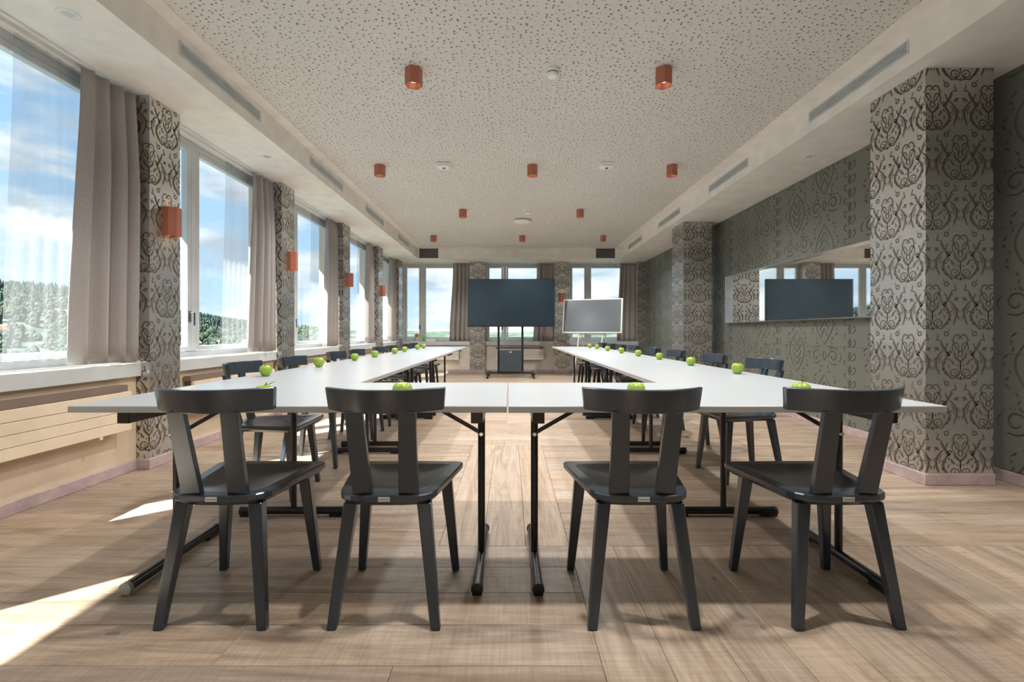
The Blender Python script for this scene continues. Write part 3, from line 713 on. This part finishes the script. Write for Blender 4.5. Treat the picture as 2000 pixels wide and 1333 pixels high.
# ------------------------------------------------------------------ wall lamps on the columns
def wall_lamp(x, y, z, rz, label, lit=0.0):
    root = empty('wall_lamp', (x, y, z), rz); tag(root, label, 'wall lamp', 'copper wall lamps')
    R, hh = 0.062, 0.11
    m = MB(); prof = [(0.0, -R*0.866), (0.045, -R*0.866), (0.095, -R*0.45), (0.095, R*0.45), (0.045, R*0.866), (0.0, R*0.866)]
    inn = [(0.006, -R*0.866+0.006), (0.042, -R*0.866+0.006), (0.088, -R*0.45+0.003), (0.088, R*0.45-0.003), (0.042, R*0.866-0.006), (0.006, R*0.866-0.006)]
    n = 6; vs = []
    for z_, pr in ((hh, inn), (hh, prof), (-hh, prof), (-hh, inn)): vs += [(a, b_, z_) for a, b_ in pr]
    vs2 = [(a, b_, hh-0.06) for a, b_ in inn]; vs3 = [(a, b_, -hh+0.06) for a, b_ in inn]
    vs = vs2+vs+vs3; fs = []
    for k in range(5):
        for i in range(n): fs.append((n*k+i, n*k+n+i, n*k+n+(i+1) % n, n*k+(i+1) % n))
    fs += [tuple(range(n)), tuple(range(6*n-1, 5*n-1, -1))]
    m.add(vs, fs); m.obj('shade', 'copper', root)
    for s in (1, -1): MB().lathe([(0.018, 0), (0.016, 0.006)], 14, (0.045, 0, s*(hh-0.056)-0.003)).obj('lens', 'lens', root)
    for s in (1, -1):
        ld = bpy.data.lights.new('wall_bulb', 'SPOT'); ld.energy = 0.5; ld.spot_size = math.radians(100); ld.spot_blend = 0.6; ld.color = (1.0, 0.62, 0.30); ld.shadow_soft_size = 0.012
        lo = bpy.data.objects.new('bulb', ld); COL.objects.link(lo); lo.parent = root; lo.location = (0.045, 0, s*(hh-0.045)); lo.rotation_euler.x = 0 if s < 0 else PI
    return root
cn = {2: 'nearest the camera', 3: 'second from the camera', 4: 'third from the camera', 5: 'fourth from the camera'}
for i in (2, 3, 4, 5):
    a, b_ = cols_left[i]; wall_lamp(XC, (a+b_)/2+0.02, 1.865, 0, 'copper-red wall lamp on the window-side column '+cn[i])
wall_lamp(1.28, YC, 1.87, -PI/2, 'copper-red wall lamp on the far column beside the big screen')

# ------------------------------------------------------------------ mirror on the right wall
root = empty('wall_mirror', (XR, 5.75, 1.505)); tag(root, 'long horizontal silver-framed mirror on the olive wall', 'mirror')
hl, hv, dp = 1.64, 0.345, 0.065
MB().box(-0.008, 0.0, -hl, hl, -hv, hv).obj('mirror_glass', 'mirror', root)
fr_ = MB()
fr_.box(-dp, 0, -hl-0.012, hl+0.012, hv, hv+0.012, 0.002); fr_.box(-dp, 0, -hl-0.012, hl+0.012, -hv-0.012, -hv, 0.002)
fr_.box(-dp, 0, -hl-0.012, -hl, -hv, hv, 0.002); fr_.box(-dp, 0, hl, hl+0.012, -hv, hv, 0.002)
fr_.obj('frame', 'chrome', root)

# ------------------------------------------------------------------ tables
TH, TT = 0.745, 0.024
def make_table(L, Wd):
    root = empty('folding_table')
    b = MB().box(-L/2, L/2, -Wd/2, Wd/2, TH-TT, TH-0.001, 0.0015)
    b.obj('edge_band', 'table_edge', root)
    MB().box(-L/2+0.0012, L/2-0.0012, -Wd/2+0.0012, Wd/2-0.0012, TH-0.004, TH, 0.0008).obj('tabletop', 'tabletop', root)
    for s in (1, -1):
        x = s*(L/2-0.115)
        leg = MB().tube((x, 0, 0.045), (x, 0, 0.662), 0.016, n=16).obj('leg', 'black_metal', root)
        MB().box(x-0.023, x+0.023, -0.30, 0.30, 0.662, TH-TT, 0.002).obj('support_beam', 'black_metal', root)
        ft = MB().tube((x, -0.275, 0.028), (x, 0.275, 0.028), 0.0205, n=16).obj('foot', 'black_metal', root)
        for k in (1, -1):
            MB().tube((x, k*0.275, 0.026), (x, k*0.292, 0.026), 0.0235, n=16).box(x-0.019, x+0.019, min(k*0.2, k*0.290), max(k*0.2, k*0.290), 0.0, 0.016, 0.002).obj('foot_cap', 'tv_body', ft)
        b = MB(); xe = x-s*0.285
        p0, p1 = Vector((x-s*0.012, 0.022, 0.565)), Vector((xe, 0.022, TH-TT))
        d = (p1-p0).normalized(); nn = Vector((-d.z, 0, d.x))*0.009
        b.hexa([p0-nn+Vector((0, -0.002, 0)), p1-nn+Vector((0, -0.002, 0)), p1-nn+Vector((0, 0.002, 0)), p0-nn+Vector((0, 0.002, 0))],
               [p0+nn+Vector((0, -0.002, 0)), p1+nn+Vector((0, -0.002, 0)), p1+nn+Vector((0, 0.002, 0)), p0+nn+Vector((0, 0.002, 0))])
        b.obj('brace', 'black_metal', root)
        MB().tube((x, -0.013, 0.563), (x, -0.026, 0.563), 0.010, 0.008, n=12).obj('knob', 'chrome', root)
    return root
Y0, Y1 = 1.735, 2.545
tf1 = make_table(1.578, Y1-Y0); tf1.location = (-0.80, (Y0+Y1)/2, 0); tag(tf1, 'white folding table at the near end, left of the centre seam', 'table', 'white folding tables')
tf2 = copy_tree(tf1); tf2.location = (0.782, (Y0+Y1)/2, 0); tf2.rotation_euler.z = math.radians(0.15); tag(tf2, 'white folding table at the near end, right of the centre seam', 'table')
for ft in [c for c in tf1.children if c.name.startswith('foot')]:
    for g in ft.children:
        vv = g.data.vertices; cx_ = sum(v.co.x for v in vv)/len(vv); cy_ = sum(v.co.y for v in vv)/len(vv)
        if cx_ < 0 and cy_ < 0: g.data = g.data.copy(); g.data.materials[0] = M['grey_cap']
xl = -(1.578/2-0.115)
MB().tube((xl-0.020, -0.022, 0.560), (xl+0.048, -0.022, 0.606), 0.0042, n=10).tube((xl, -0.012, 0.566), (xl, -0.03, 0.566), 0.008, n=10).obj('latch_lever', 'chrome', tf1)
ta = make_table(1.597, 0.80); LA = 1.60
ordt = ['nearest the camera', 'second from the camera', 'third from the camera', 'furthest from the camera']
first = True
for s, nm in ((-1, 'window-side'), (1, 'olive-wall side')):
    for i in range(4):
        o = ta if first else copy_tree(ta); first = False
        o.location = (-1.192 if s < 0 else 1.176, Y1+0.004+LA*(i+0.5), 0); o.rotation_euler.z = PI/2
        tag(o, 'white folding table in the %s row, %s' % (nm, ordt[i]), 'table', 'white folding tables')

# ------------------------------------------------------------------ chairs (local +y = forward)
def outline(s=1.0):
    h = [(0, -0.222), (0.07, -0.219), (0.118, -0.211), (0.142, -0.200), (0.160, -0.180), (0.172, -0.150), (0.200, 0.02), (0.222, 0.16), (0.2275, 0.195), (0.2265, 0.210), (0.217, 0.222), (0.190, 0.2265), (0.10, 0.230), (0, 0.231)]
    full = h+[(-a, b_) for a, b_ in reversed(h[1:-1])]
    return full
SZ = 0.452
def make_seat():
    P = outline(); n = len(P); cy = 0.015
    rings = []
    def ring(s, z, inset=None): return [((a*s), cy+(b_-cy)*s, z) for a, b_ in P]
    rings = [ring(0.90, SZ-0.040), ring(0.985, SZ-0.024), ring(1.0, SZ-0.018), ring(1.0, SZ-0.004), ring(0.985, SZ), ring(0.80, SZ-0.0005), ring(0.66, SZ-0.005), ring(0.52, SZ-0.011), ring(0.34, SZ-0.014), ring(0.15, SZ-0.015)]
    vs = [p for r_ in rings for p in r_]; fs = []
    for k in range(len(rings)-1):
        for i in range(n): fs.append((k*n+i, k*n+(i+1) % n, (k+1)*n+(i+1) % n, (k+1)*n+i))
    m = MB(); m.add(vs, fs[:5*n]); m.add(vs, fs[5*n:], True); m.add(rings[0], [tuple(range(n-1, -1, -1))]); m.add(rings[-1], [tuple(range(n))], True)
    return m
def make_rail():
    m = MB(); n = 36; vs = []; ZB, ZT = 0.743, 0.821
    for i in range(n+1):
        u = -1+2*i/n
        for z, w, lean in ((ZB, 0.197, 0.0), (ZB+0.003, 0.199, 0.0), (ZT-0.003, 0.206, -0.010), (ZT, 0.205, -0.010)):
            c_ = -0.282+0.095*u*u+lean
            for off in (-0.011, 0.011):
                edge = 0.002 if z in (ZB, ZT) else 0
                vs.append((w*u, c_+off*(1-edge/0.011), z))
    # per station order: 8 verts: (ZB out,in),(ZB+ out,in),(ZT- out,in),(ZT out,in)
    loop = [0, 1, 3, 5, 7, 6, 4, 2]; fs = []
    for i in range(n):
        for k in range(8):
            a, b_ = loop[k], loop[(k+1) % 8]; fs.append((8*i+a, 8*i+b_, 8*i+8+b_, 8*i+8+a))
    m.add(vs, fs); m.add([vs[k] for k in loop], [tuple(range(7, -1, -1))]); m.add([vs[8*n+k] for k in loop], [tuple(range(8))])
    return m
def quad(cx, cy, z, wx, wy): return [(cx-wx/2, cy-wy/2, z), (cx+wx/2, cy-wy/2, z), (cx+wx/2, cy+wy/2, z), (cx-wx/2, cy+wy/2, z)]
def make_chair():
    root = empty('wooden_chair')
    make_seat().obj('seat', 'chair', root)
    make_rail().obj('backrest', 'chair', root)
    for s in (1, -1):
        MB().hexa(quad(0.079*s, -0.194, SZ-0.004, 0.067, 0.024), quad(0.0885*s, -0.265, 0.746, 0.058, 0.020), 0.002).obj('back_splat', 'chair', root)
        MB().hexa(quad(0.176*s, -0.222, 0.0, 0.033, 0.028), quad(0.128*s, -0.165, SZ-0.036, 0.047, 0.042), 0.0035).obj('leg', 'chair', root)
        MB().hexa(quad(0.199*s, 0.190, 0.0, 0.030, 0.028), quad(0.163*s, 0.150, SZ-0.036, 0.047, 0.042), 0.0035).obj('leg', 'chair', root)
    return root
def text_mesh(s, size):
    cu = bpy.data.curves.new('lettering', 'FONT'); cu.body = s; cu.size = size; cu.align_x = 'CENTER'; cu.align_y = 'CENTER'; cu.resolution_u = 3
    o = bpy.data.objects.new('tmp', cu); COL.objects.link(o)
    dg = bpy.context.evaluated_depsgraph_get(); me = bpy.data.meshes.new_from_object(o.evaluated_get(dg)); bpy.data.objects.remove(o)
    me.materials.clear(); me.materials.append(M['ink']); return me
chair0 = make_chair()
ch_list = []
names = ['leftmost', 'second from the left', 'third from the left', 'rightmost']
TXT = text_mesh('howert', 0.0115)
for i, (x, y, rz) in enumerate(((-1.018, 1.868, 0.0), (-0.429, 1.868, 0.0), (0.456, 1.868, 0.0), (1.150, 1.868, 1.0))):
    o = chair0 if i == 0 else copy_tree(chair0)
    o.location = (x, y, 0); o.rotation_euler.z = math.radians(rz); ch_list.append(o)
    tag(o, 'black wooden chair seen from behind at the near table, '+names[i], 'chair', 'chairs at the near table')
side = copy_tree(chair0)
for o in ch_list:
    lb = MB().box(-0.020, 0.020, -0.2232, -0.2215, SZ-0.0195, SZ-0.0035).obj('maker_label', 'paper', o); lb['label'] = 'small white maker label with dark lettering'
    to = bpy.data.objects.new('lettering', TXT); COL.objects.link(to); to.parent = lb; to.location = (0, -0.2235, SZ-0.0117); to.rotation_euler = (PI/2, 0, 0)
ordc = ['first', 'second', 'third', 'fourth', 'fifth', 'sixth', 'seventh', 'eighth']
left = [3.07, 3.78, 4.74, 5.38, 6.30, 6.97, 7.90, 8.55]
right = [(1.876, 3.42), (1.83, 4.17), (1.83, 5.15), (1.80, 5.885), (1.827, 6.9), (1.77, 7.49), (1.75, 8.15), (1.72, 8.75)]
rj = random.Random(5); used = False
for i, y in enumerate(left):
    o = side if not used else copy_tree(side); used = True
    o.location = (-1.755+0.27, y, 0); o.rotation_euler.z = -PI/2+math.radians(rj.uniform(-2, 2)+(1.0 if i == 0 else 0))
    tag(o, 'black wooden chair along the window-side table row, %s from the camera' % ordc[i], 'chair', 'chairs along the window-side tables')
for i, (x, y) in enumerate(right):
    o = copy_tree(side); o.location = (x-0.27, y, 0); o.rotation_euler.z = PI/2+math.radians(rj.uniform(-2, 2)+(3 if i == 0 else 0))
    tag(o, 'black wooden chair along the olive-wall table row, %s from the camera' % ordc[i], 'chair', 'chairs along the olive-wall tables')

# ------------------------------------------------------------------ apples
def make_apple():
    root = empty('apple'); R = 0.0375
    prof = [(0.004, 0.0035), (0.014, 0.0005), (0.022, 0.004), (0.030, 0.015), (0.0355, 0.029), (0.0375, 0.042), (0.035, 0.055), (0.028, 0.065), (0.019, 0.0695), (0.010, 0.067), (0.004, 0.060), (0.001, 0.057)]
    n = 22; m = MB(); vs = []; fs = []
    for r_, z in prof:
        for i in range(n):
            a = 2*PI*i/n; rr = r_*(1+0.025*math.cos(5*a)*(1 if z < 0.02 or z > 0.06 else 0.4)); vs.append((rr*math.cos(a), rr*math.sin(a), z))
    for k in range(len(prof)-1):
        for i in range(n): fs.append((k*n+i, k*n+(i+1) % n, (k+1)*n+(i+1) % n, (k+1)*n+i))
    m.add(vs, fs, True); m.add(vs[:n], [tuple(range(n-1, -1, -1))]); m.add(vs[-n:], [tuple(range(n))])
    m.obj('fruit', 'apple', root)
    MB().tube((0, 0, 0.056), (0.003, 0.001, 0.070), 0.0012, 0.0014, 8).tube((0.003, 0.001, 0.070), (0.008, 0.002, 0.080), 0.0014, 0.002, 8).obj('stem', 'stem', root)
    return root
ap = make_apple(); used = False
A = [(-0.915, 1.80, 'on the near table behind the leftmost chair'), (-0.412, 1.85, 'on the near table behind the second chair from the left'), (0.496, 1.90, 'on the near table behind the third chair from the left'), (1.145, 1.90, 'on the near table behind the rightmost chair')]
la = [(-1.471, 2.91), (-1.454, 3.68), (-1.446, 4.5), (-1.42, 5.08), (-1.413, 5.93), (-1.415, 6.5), (-1.432, 7.47), (-1.43, 8.0)]
ra = [(1.449, 3.08), (1.44, 3.85), (1.447, 4.68), (1.415, 5.33), (1.406, 6.1), (1.383, 6.85), (1.387, 7.7), (1.355, 8.2)]
A += [(x, y, 'on the window-side tables, %s from the camera' % ordc[i]) for i, (x, y) in enumerate(la)]
A += [(x, y, 'on the olive-wall side tables, %s from the camera' % ordc[i]) for i, (x, y) in enumerate(ra)]
for i, (x, y, l) in enumerate(A):
    o = ap if not used else copy_tree(ap); used = True
    o.location = (x, y, TH); o.rotation_euler.z = rj.uniform(0, 6.28); s = rj.uniform(0.94, 1.05); o.scale = (s, s, s)
    tag(o, 'green apple '+l, 'apple', 'green apples')
# one apple carries a leaf
lf = MB(); P = [(-0.004, 0), (0.010, -0.007), (0.024, -0.006), (0.036, 0.0), (0.024, 0.006), (0.010, 0.007)]
lf.add([(a+0.004, b_, 0.073+0.35*a-6*abs(b_)*0.1) for a, b_ in P]+[(a+0.004, b_, 0.0742+0.35*a-6*abs(b_)*0.1) for a, b_ in P], [(5, 4, 3, 2, 1, 0), (6, 7, 8, 9, 10, 11)]+[(i, (i+1) % 6, 6+(i+1) % 6, 6+i) for i in range(6)])
lf.obj('apple_leaf', 'leaf', ap)

# ------------------------------------------------------------------ big screen on a wheeled stand
root = empty('screen_stand', (0.03, 10.80, 0)); tag(root, 'large dark display on a wheeled stand at the far end', 'display')
bz = MB().box(-0.97, 0.97, -0.045, 0.03, 1.135, 2.20, 0.006).obj('display_body', 'tv_body', root)
MB().box(-0.955, 0.955, -0.0475, -0.0445, 1.155, 2.188).obj('screen', 'screen', bz)
for x in (-0.285, 0.25): MB().box(x-0.024, x+0.024, 0.035, 0.085, 0.10, 2.0, 0.004).obj('upright', 'tv_body', root)
for z in (1.45, 1.9): MB().box(-0.42, 0.39, 0.028, 0.036, z-0.03, z+0.03).obj('mount_rail', 'tv_body', root)
cb = MB().box(-0.255, 0.220, -0.05, 0.09, 0.13, 0.615, 0.004).obj('equipment_box', 'slate', root)
MB().box(-0.045, 0.01, -0.053, -0.05, 0.555, 0.585).obj('badge', 'grey_cap', cb)
MB().box(-0.50, 0.47, 0.0, 0.10, 0.085, 0.125, 0.004).obj('base_beam', 'tv_body', root)
for s, x in ((-1, -0.52), (1, 0.49)):
    MB().box(x-0.03, x+0.03, -0.30, 0.36, 0.085, 0.125, 0.004).obj('base_leg', 'tv_body', root)
    for y in (-0.27, 0.33):
        c_ = MB().box(x-0.022, x+0.022, y-0.03, y+0.03, 0.06, 0.087, 0.003).obj('caster', 'tv_body', root)
        MB().tube((x-0.02, y, 0.0385), (x+0.02, y, 0.0385), 0.0385, n=18).obj('wheel', 'tv_body', c_)
        MB().tube((x-0.022, y, 0.0385), (x+0.022, y, 0.0385), 0.016, n=14).obj('hub', 'chrome', c_)
# ------------------------------------------------------------------ tilted interactive board on an easel
root = empty('flip_board', (1.845, 10.85, 0), math.radians(-24)); tag(root, 'white-framed grey digital flip board on a pale easel', 'display')
tilt = math.radians(9)
def tp(x, y, z): return (x, math.sin(tilt)*(z-1.37)+y*math.cos(tilt), 1.37+(z-1.37)*math.cos(tilt)-y*math.sin(tilt))
def tbox(x0, x1, y0, y1, z0, z1, bev=0.0):
    return MB().hexa([tp(x0, y0, z0), tp(x1, y0, z0), tp(x1, y1, z0), tp(x0, y1, z0)], [tp(x0, y0, z1), tp(x1, y0, z1), tp(x1, y1, z1), tp(x0, y1, z1)], bev)
bd = tbox(-0.68, 0.68, -0.02, 0.025, 0.985, 1.765, 0.006).obj('frame', 'white_plastic', root)
tbox(-0.650, 0.645, -0.0225, -0.0195, 1.015, 1.742).obj('screen', 'board_screen', bd)
tbox(-0.63, 0.63, 0.026, 0.05, 1.05, 1.70, 0.01).obj('rear_cover', 'white_plastic', bd)
for s in (-0.27, 0.27):
    MB().tube((s-0.02, -0.02, 0.99), (s-0.10, -0.22, 0.0), 0.014, n=10).obj('leg', 'white_plastic', root)
    MB().tube((s+0.01, 0.05, 0.99), (s+0.10, 0.26, 0.0), 0.014, n=10).obj('leg', 'white_plastic', root)
MB().tube((-0.30, 0.0, 0.97), (0.30, 0.0, 0.97), 0.012, n=10).obj('crossbar', 'white_plastic', root)

# ------------------------------------------------------------------ small things on the far sill
zs = 0.785
root = empty('flower_vase', (-2.33, 12.12, zs)); tag(root, 'small glass with red and yellow flowers on the far sill', 'vase')
MB().lathe([(0.035, 0), (0.042, 0.04), (0.05, 0.10)], 18).obj('glass', 'vase', root)
for k in range(7):
    a = k*0.9; rr = 0.035 if k else 0
    MB().lathe([(0.006, 0), (0.028, 0.018), (0.024, 0.045), (0.010, 0.055)], 10, (rr*math.cos(a), rr*math.sin(a), 0.10+0.015*(k % 3))).obj('blossom', 'red_petal' if k % 2 else 'yellow_petal', root)
root = empty('green_bottle', (-2.165, 12.12, zs)); tag(root, 'small bright green bottle on the far sill', 'bottle')
MB().lathe([(0.030, 0), (0.034, 0.01), (0.034, 0.09), (0.014, 0.125), (0.013, 0.15)], 18).obj('body', 'green_glass', root)
MB().lathe([(0.016, 0.15), (0.016, 0.168)], 14).obj('cap', 'white_plastic', root)
root = empty('paper_stack', (-1.98, 12.13, zs)); tag(root, 'low stack of white brochures on the far sill', 'paper stack')
for k in range(5): MB().box(-0.12+0.004*k, 0.12-0.003*k, -0.07, 0.06, 0.011*k, 0.011*k+0.010).obj('brochure', 'paper', root)

# ================================================================== outside: valley, hills, town
prof_az = [(-100, 0.05), (-75, 0.075), (-60, 0.080), (-50, 0.072), (-46.5, 0.069), (-44.8, 0.070), (-42.5, 0.066), (-38, 0.045), (-33.6, 0.033), (-31.5, 0.027), (-28.7, 0.020), (-22.8, 0.014), (-18, 0.0095), (-12, 0.007), (-6, 0.006), (0, 0.003), (3.3, 0.008), (9, 0.012), (13, 0.014), (25, 0.012), (60, 0.010), (100, 0.01)]
def elev(az):
    for (a, e0), (b_, e1) in zip(prof_az, prof_az[1:]):
        if a <= az <= b_: return e0+(e1-e0)*(az-a)/(b_-a)
    return 0.01
GZ = -46.0
def rr0(az):
    return 1300.0 if az < -36 else (1300+ (az+36)/14*1700 if az < -22 else 3000.0)
def terr(az, r):
    R0 = rr0(az); top = CAMH+elev(az)*R0-12
    u = min(max((r-0.45*R0)/(0.55*R0), 0), 1); s = u*u*(3-2*u)
    w = 9*math.sin(az*0.9+r*0.006)*math.sin(r*0.0043+az*0.33)*u
    return GZ+(top-GZ)*s+w*(1-s)
m = MB(); NA, NR = 150, 46; vs = []; fs = []
for i in range(NA+1):
    az_ = -95+190*i/NA
    for j in range(NR+1):
        r_ = 30*(1.0+0)*((rr0(az_)*1.15/30)**(j/NR)); a = math.radians(az_)
        vs.append((r_*math.sin(a), r_*math.cos(a)+12, terr(az_, r_)))
for i in range(NA):
    for j in range(NR): fs.append((i*(NR+1)+j, (i+1)*(NR+1)+j, (i+1)*(NR+1)+j+1, i*(NR+1)+j+1))
m.add(vs, fs, True); o = m.obj('ground_valley', 'hill'); GROUND = o; tag(o, 'green wooded valley and hills outside the windows', 'landscape', kind='structure')
m = MB(); vs = []; fs = []; N = 200
for i in range(N+1):
    az_ = -60+120*i/N; a = math.radians(az_); r_ = 9000
    h = CAMH+r_*(0.0065+0.0022*math.sin(az_*0.31)+0.0016*math.sin(az_*0.83+1)+0.0008*math.sin(az_*2.1))
    vs += [(r_*math.sin(a), r_*math.cos(a), h), ((r_-2500)*math.sin(a), (r_-2500)*math.cos(a), -60), ((r_+1500)*math.sin(a), (r_+1500)*math.cos(a), -60)]
for i in range(N):
    fs += [(3*i+1, 3*i+4, 3*i+3, 3*i), (3*i, 3*i+3, 3*i+5, 3*i+2)]
m.add(vs, fs, True); o = m.obj('distant_hills', 'range'); tag(o, 'far hills tinted blue by painted haze along the horizon', 'landscape', kind='structure')
rt = random.Random(3)
def forest(name, mat, n, label, rlo, rhi, azlo, azhi, hmin, hmax, cone):
    m = MB()
    for _ in range(n):
        az_ = rt.uniform(azlo, azhi); u = rt.random()**0.6; R0 = rr0(az_); r_ = R0*(rlo+(rhi-rlo)*u); a = math.radians(az_)
        x, y, z = r_*math.sin(a), r_*math.cos(a)+12, terr(az_, r_)-1
        h = rt.uniform(hmin, hmax); w = h*(0.26 if cone else 0.45)
        if cone:
            k = 6; vs = [(x+w*math.cos(i*PI/3), y+w*math.sin(i*PI/3), z) for i in range(k)]+[(x, y, z+h)]
            m.add(vs, [(i, (i+1) % k, k) for i in range(k)])
        else:
            k = 6; vs = []
            for rz_, zz in ((0.5, 0.0), (1.0, 0.35), (0.85, 0.7), (0.3, 1.0)): vs += [(x+w*rz_*math.cos(i*PI/3+zz)*rt.uniform(0.85, 1.15), y+w*rz_*math.sin(i*PI/3+zz), z+h*zz) for i in range(k)]
            m.add(vs, [(q*k+i, q*k+(i+1) % k, (q+1)*k+(i+1) % k, (q+1)*k+i) for q in range(3) for i in range(k)]+[tuple(range(3*k, 4*k))])
    o = m.obj(name, mat, GROUND); o['kind'] = 'stuff'; o['label'] = label
forest('conifer_forest', 'conifer', 5200, 'dark conifer wood covering the hill crests', 0.78, 1.04, -80, -26, 13, 22, True)
forest('broadleaf_trees', 'broadleaf', 2600, 'rounded green trees scattered over the valley', 0.42, 0.95, -80, -20, 9, 15, False)
# town houses
hw = MB().box(-6, 6, -5, 5, -3, 6.5).mesh('house_walls', 'hedge_wall')
rb = MB(); rb.add([(-6.6, -5.6, 6.3), (6.6, -5.6, 6.3), (6.6, 5.6, 6.3), (-6.6, 5.6, 6.3), (-6.6, 0, 10.2), (6.6, 0, 10.2)], [(0, 1, 5, 4), (2, 3, 4, 5), (1, 2, 5), (3, 0, 4), (3, 2, 1, 0)])
rm = rb.mesh('house_roof', 'roof_tile')
spots = []
while len(spots) < 46:
    az_ = rt.uniform(-52, -24); r_ = rr0(az_)*rt.uniform(0.42, 0.66); a = math.radians(az_); p = Vector((r_*math.sin(a), r_*math.cos(a)))
    if all((p-q[2]).length > 42 for q in spots): spots.append((az_, r_, p))
for az_, r_, p in spots:
    a = math.radians(az_)
    root = empty('house', (r_*math.sin(a), r_*math.cos(a)+12, terr(az_, r_)), rt.uniform(0, PI)); s = rt.uniform(0.8, 1.5); root.scale = (s, s, s*rt.uniform(0.8, 1.2))
    tag(root, 'tiny pale house with a pitched roof in the valley town', 'house', 'valley town houses')
    for nm, me in (('walls', hw), ('roof', rm)):
        o = bpy.data.objects.new(nm, me); COL.objects.link(o); o.parent = root
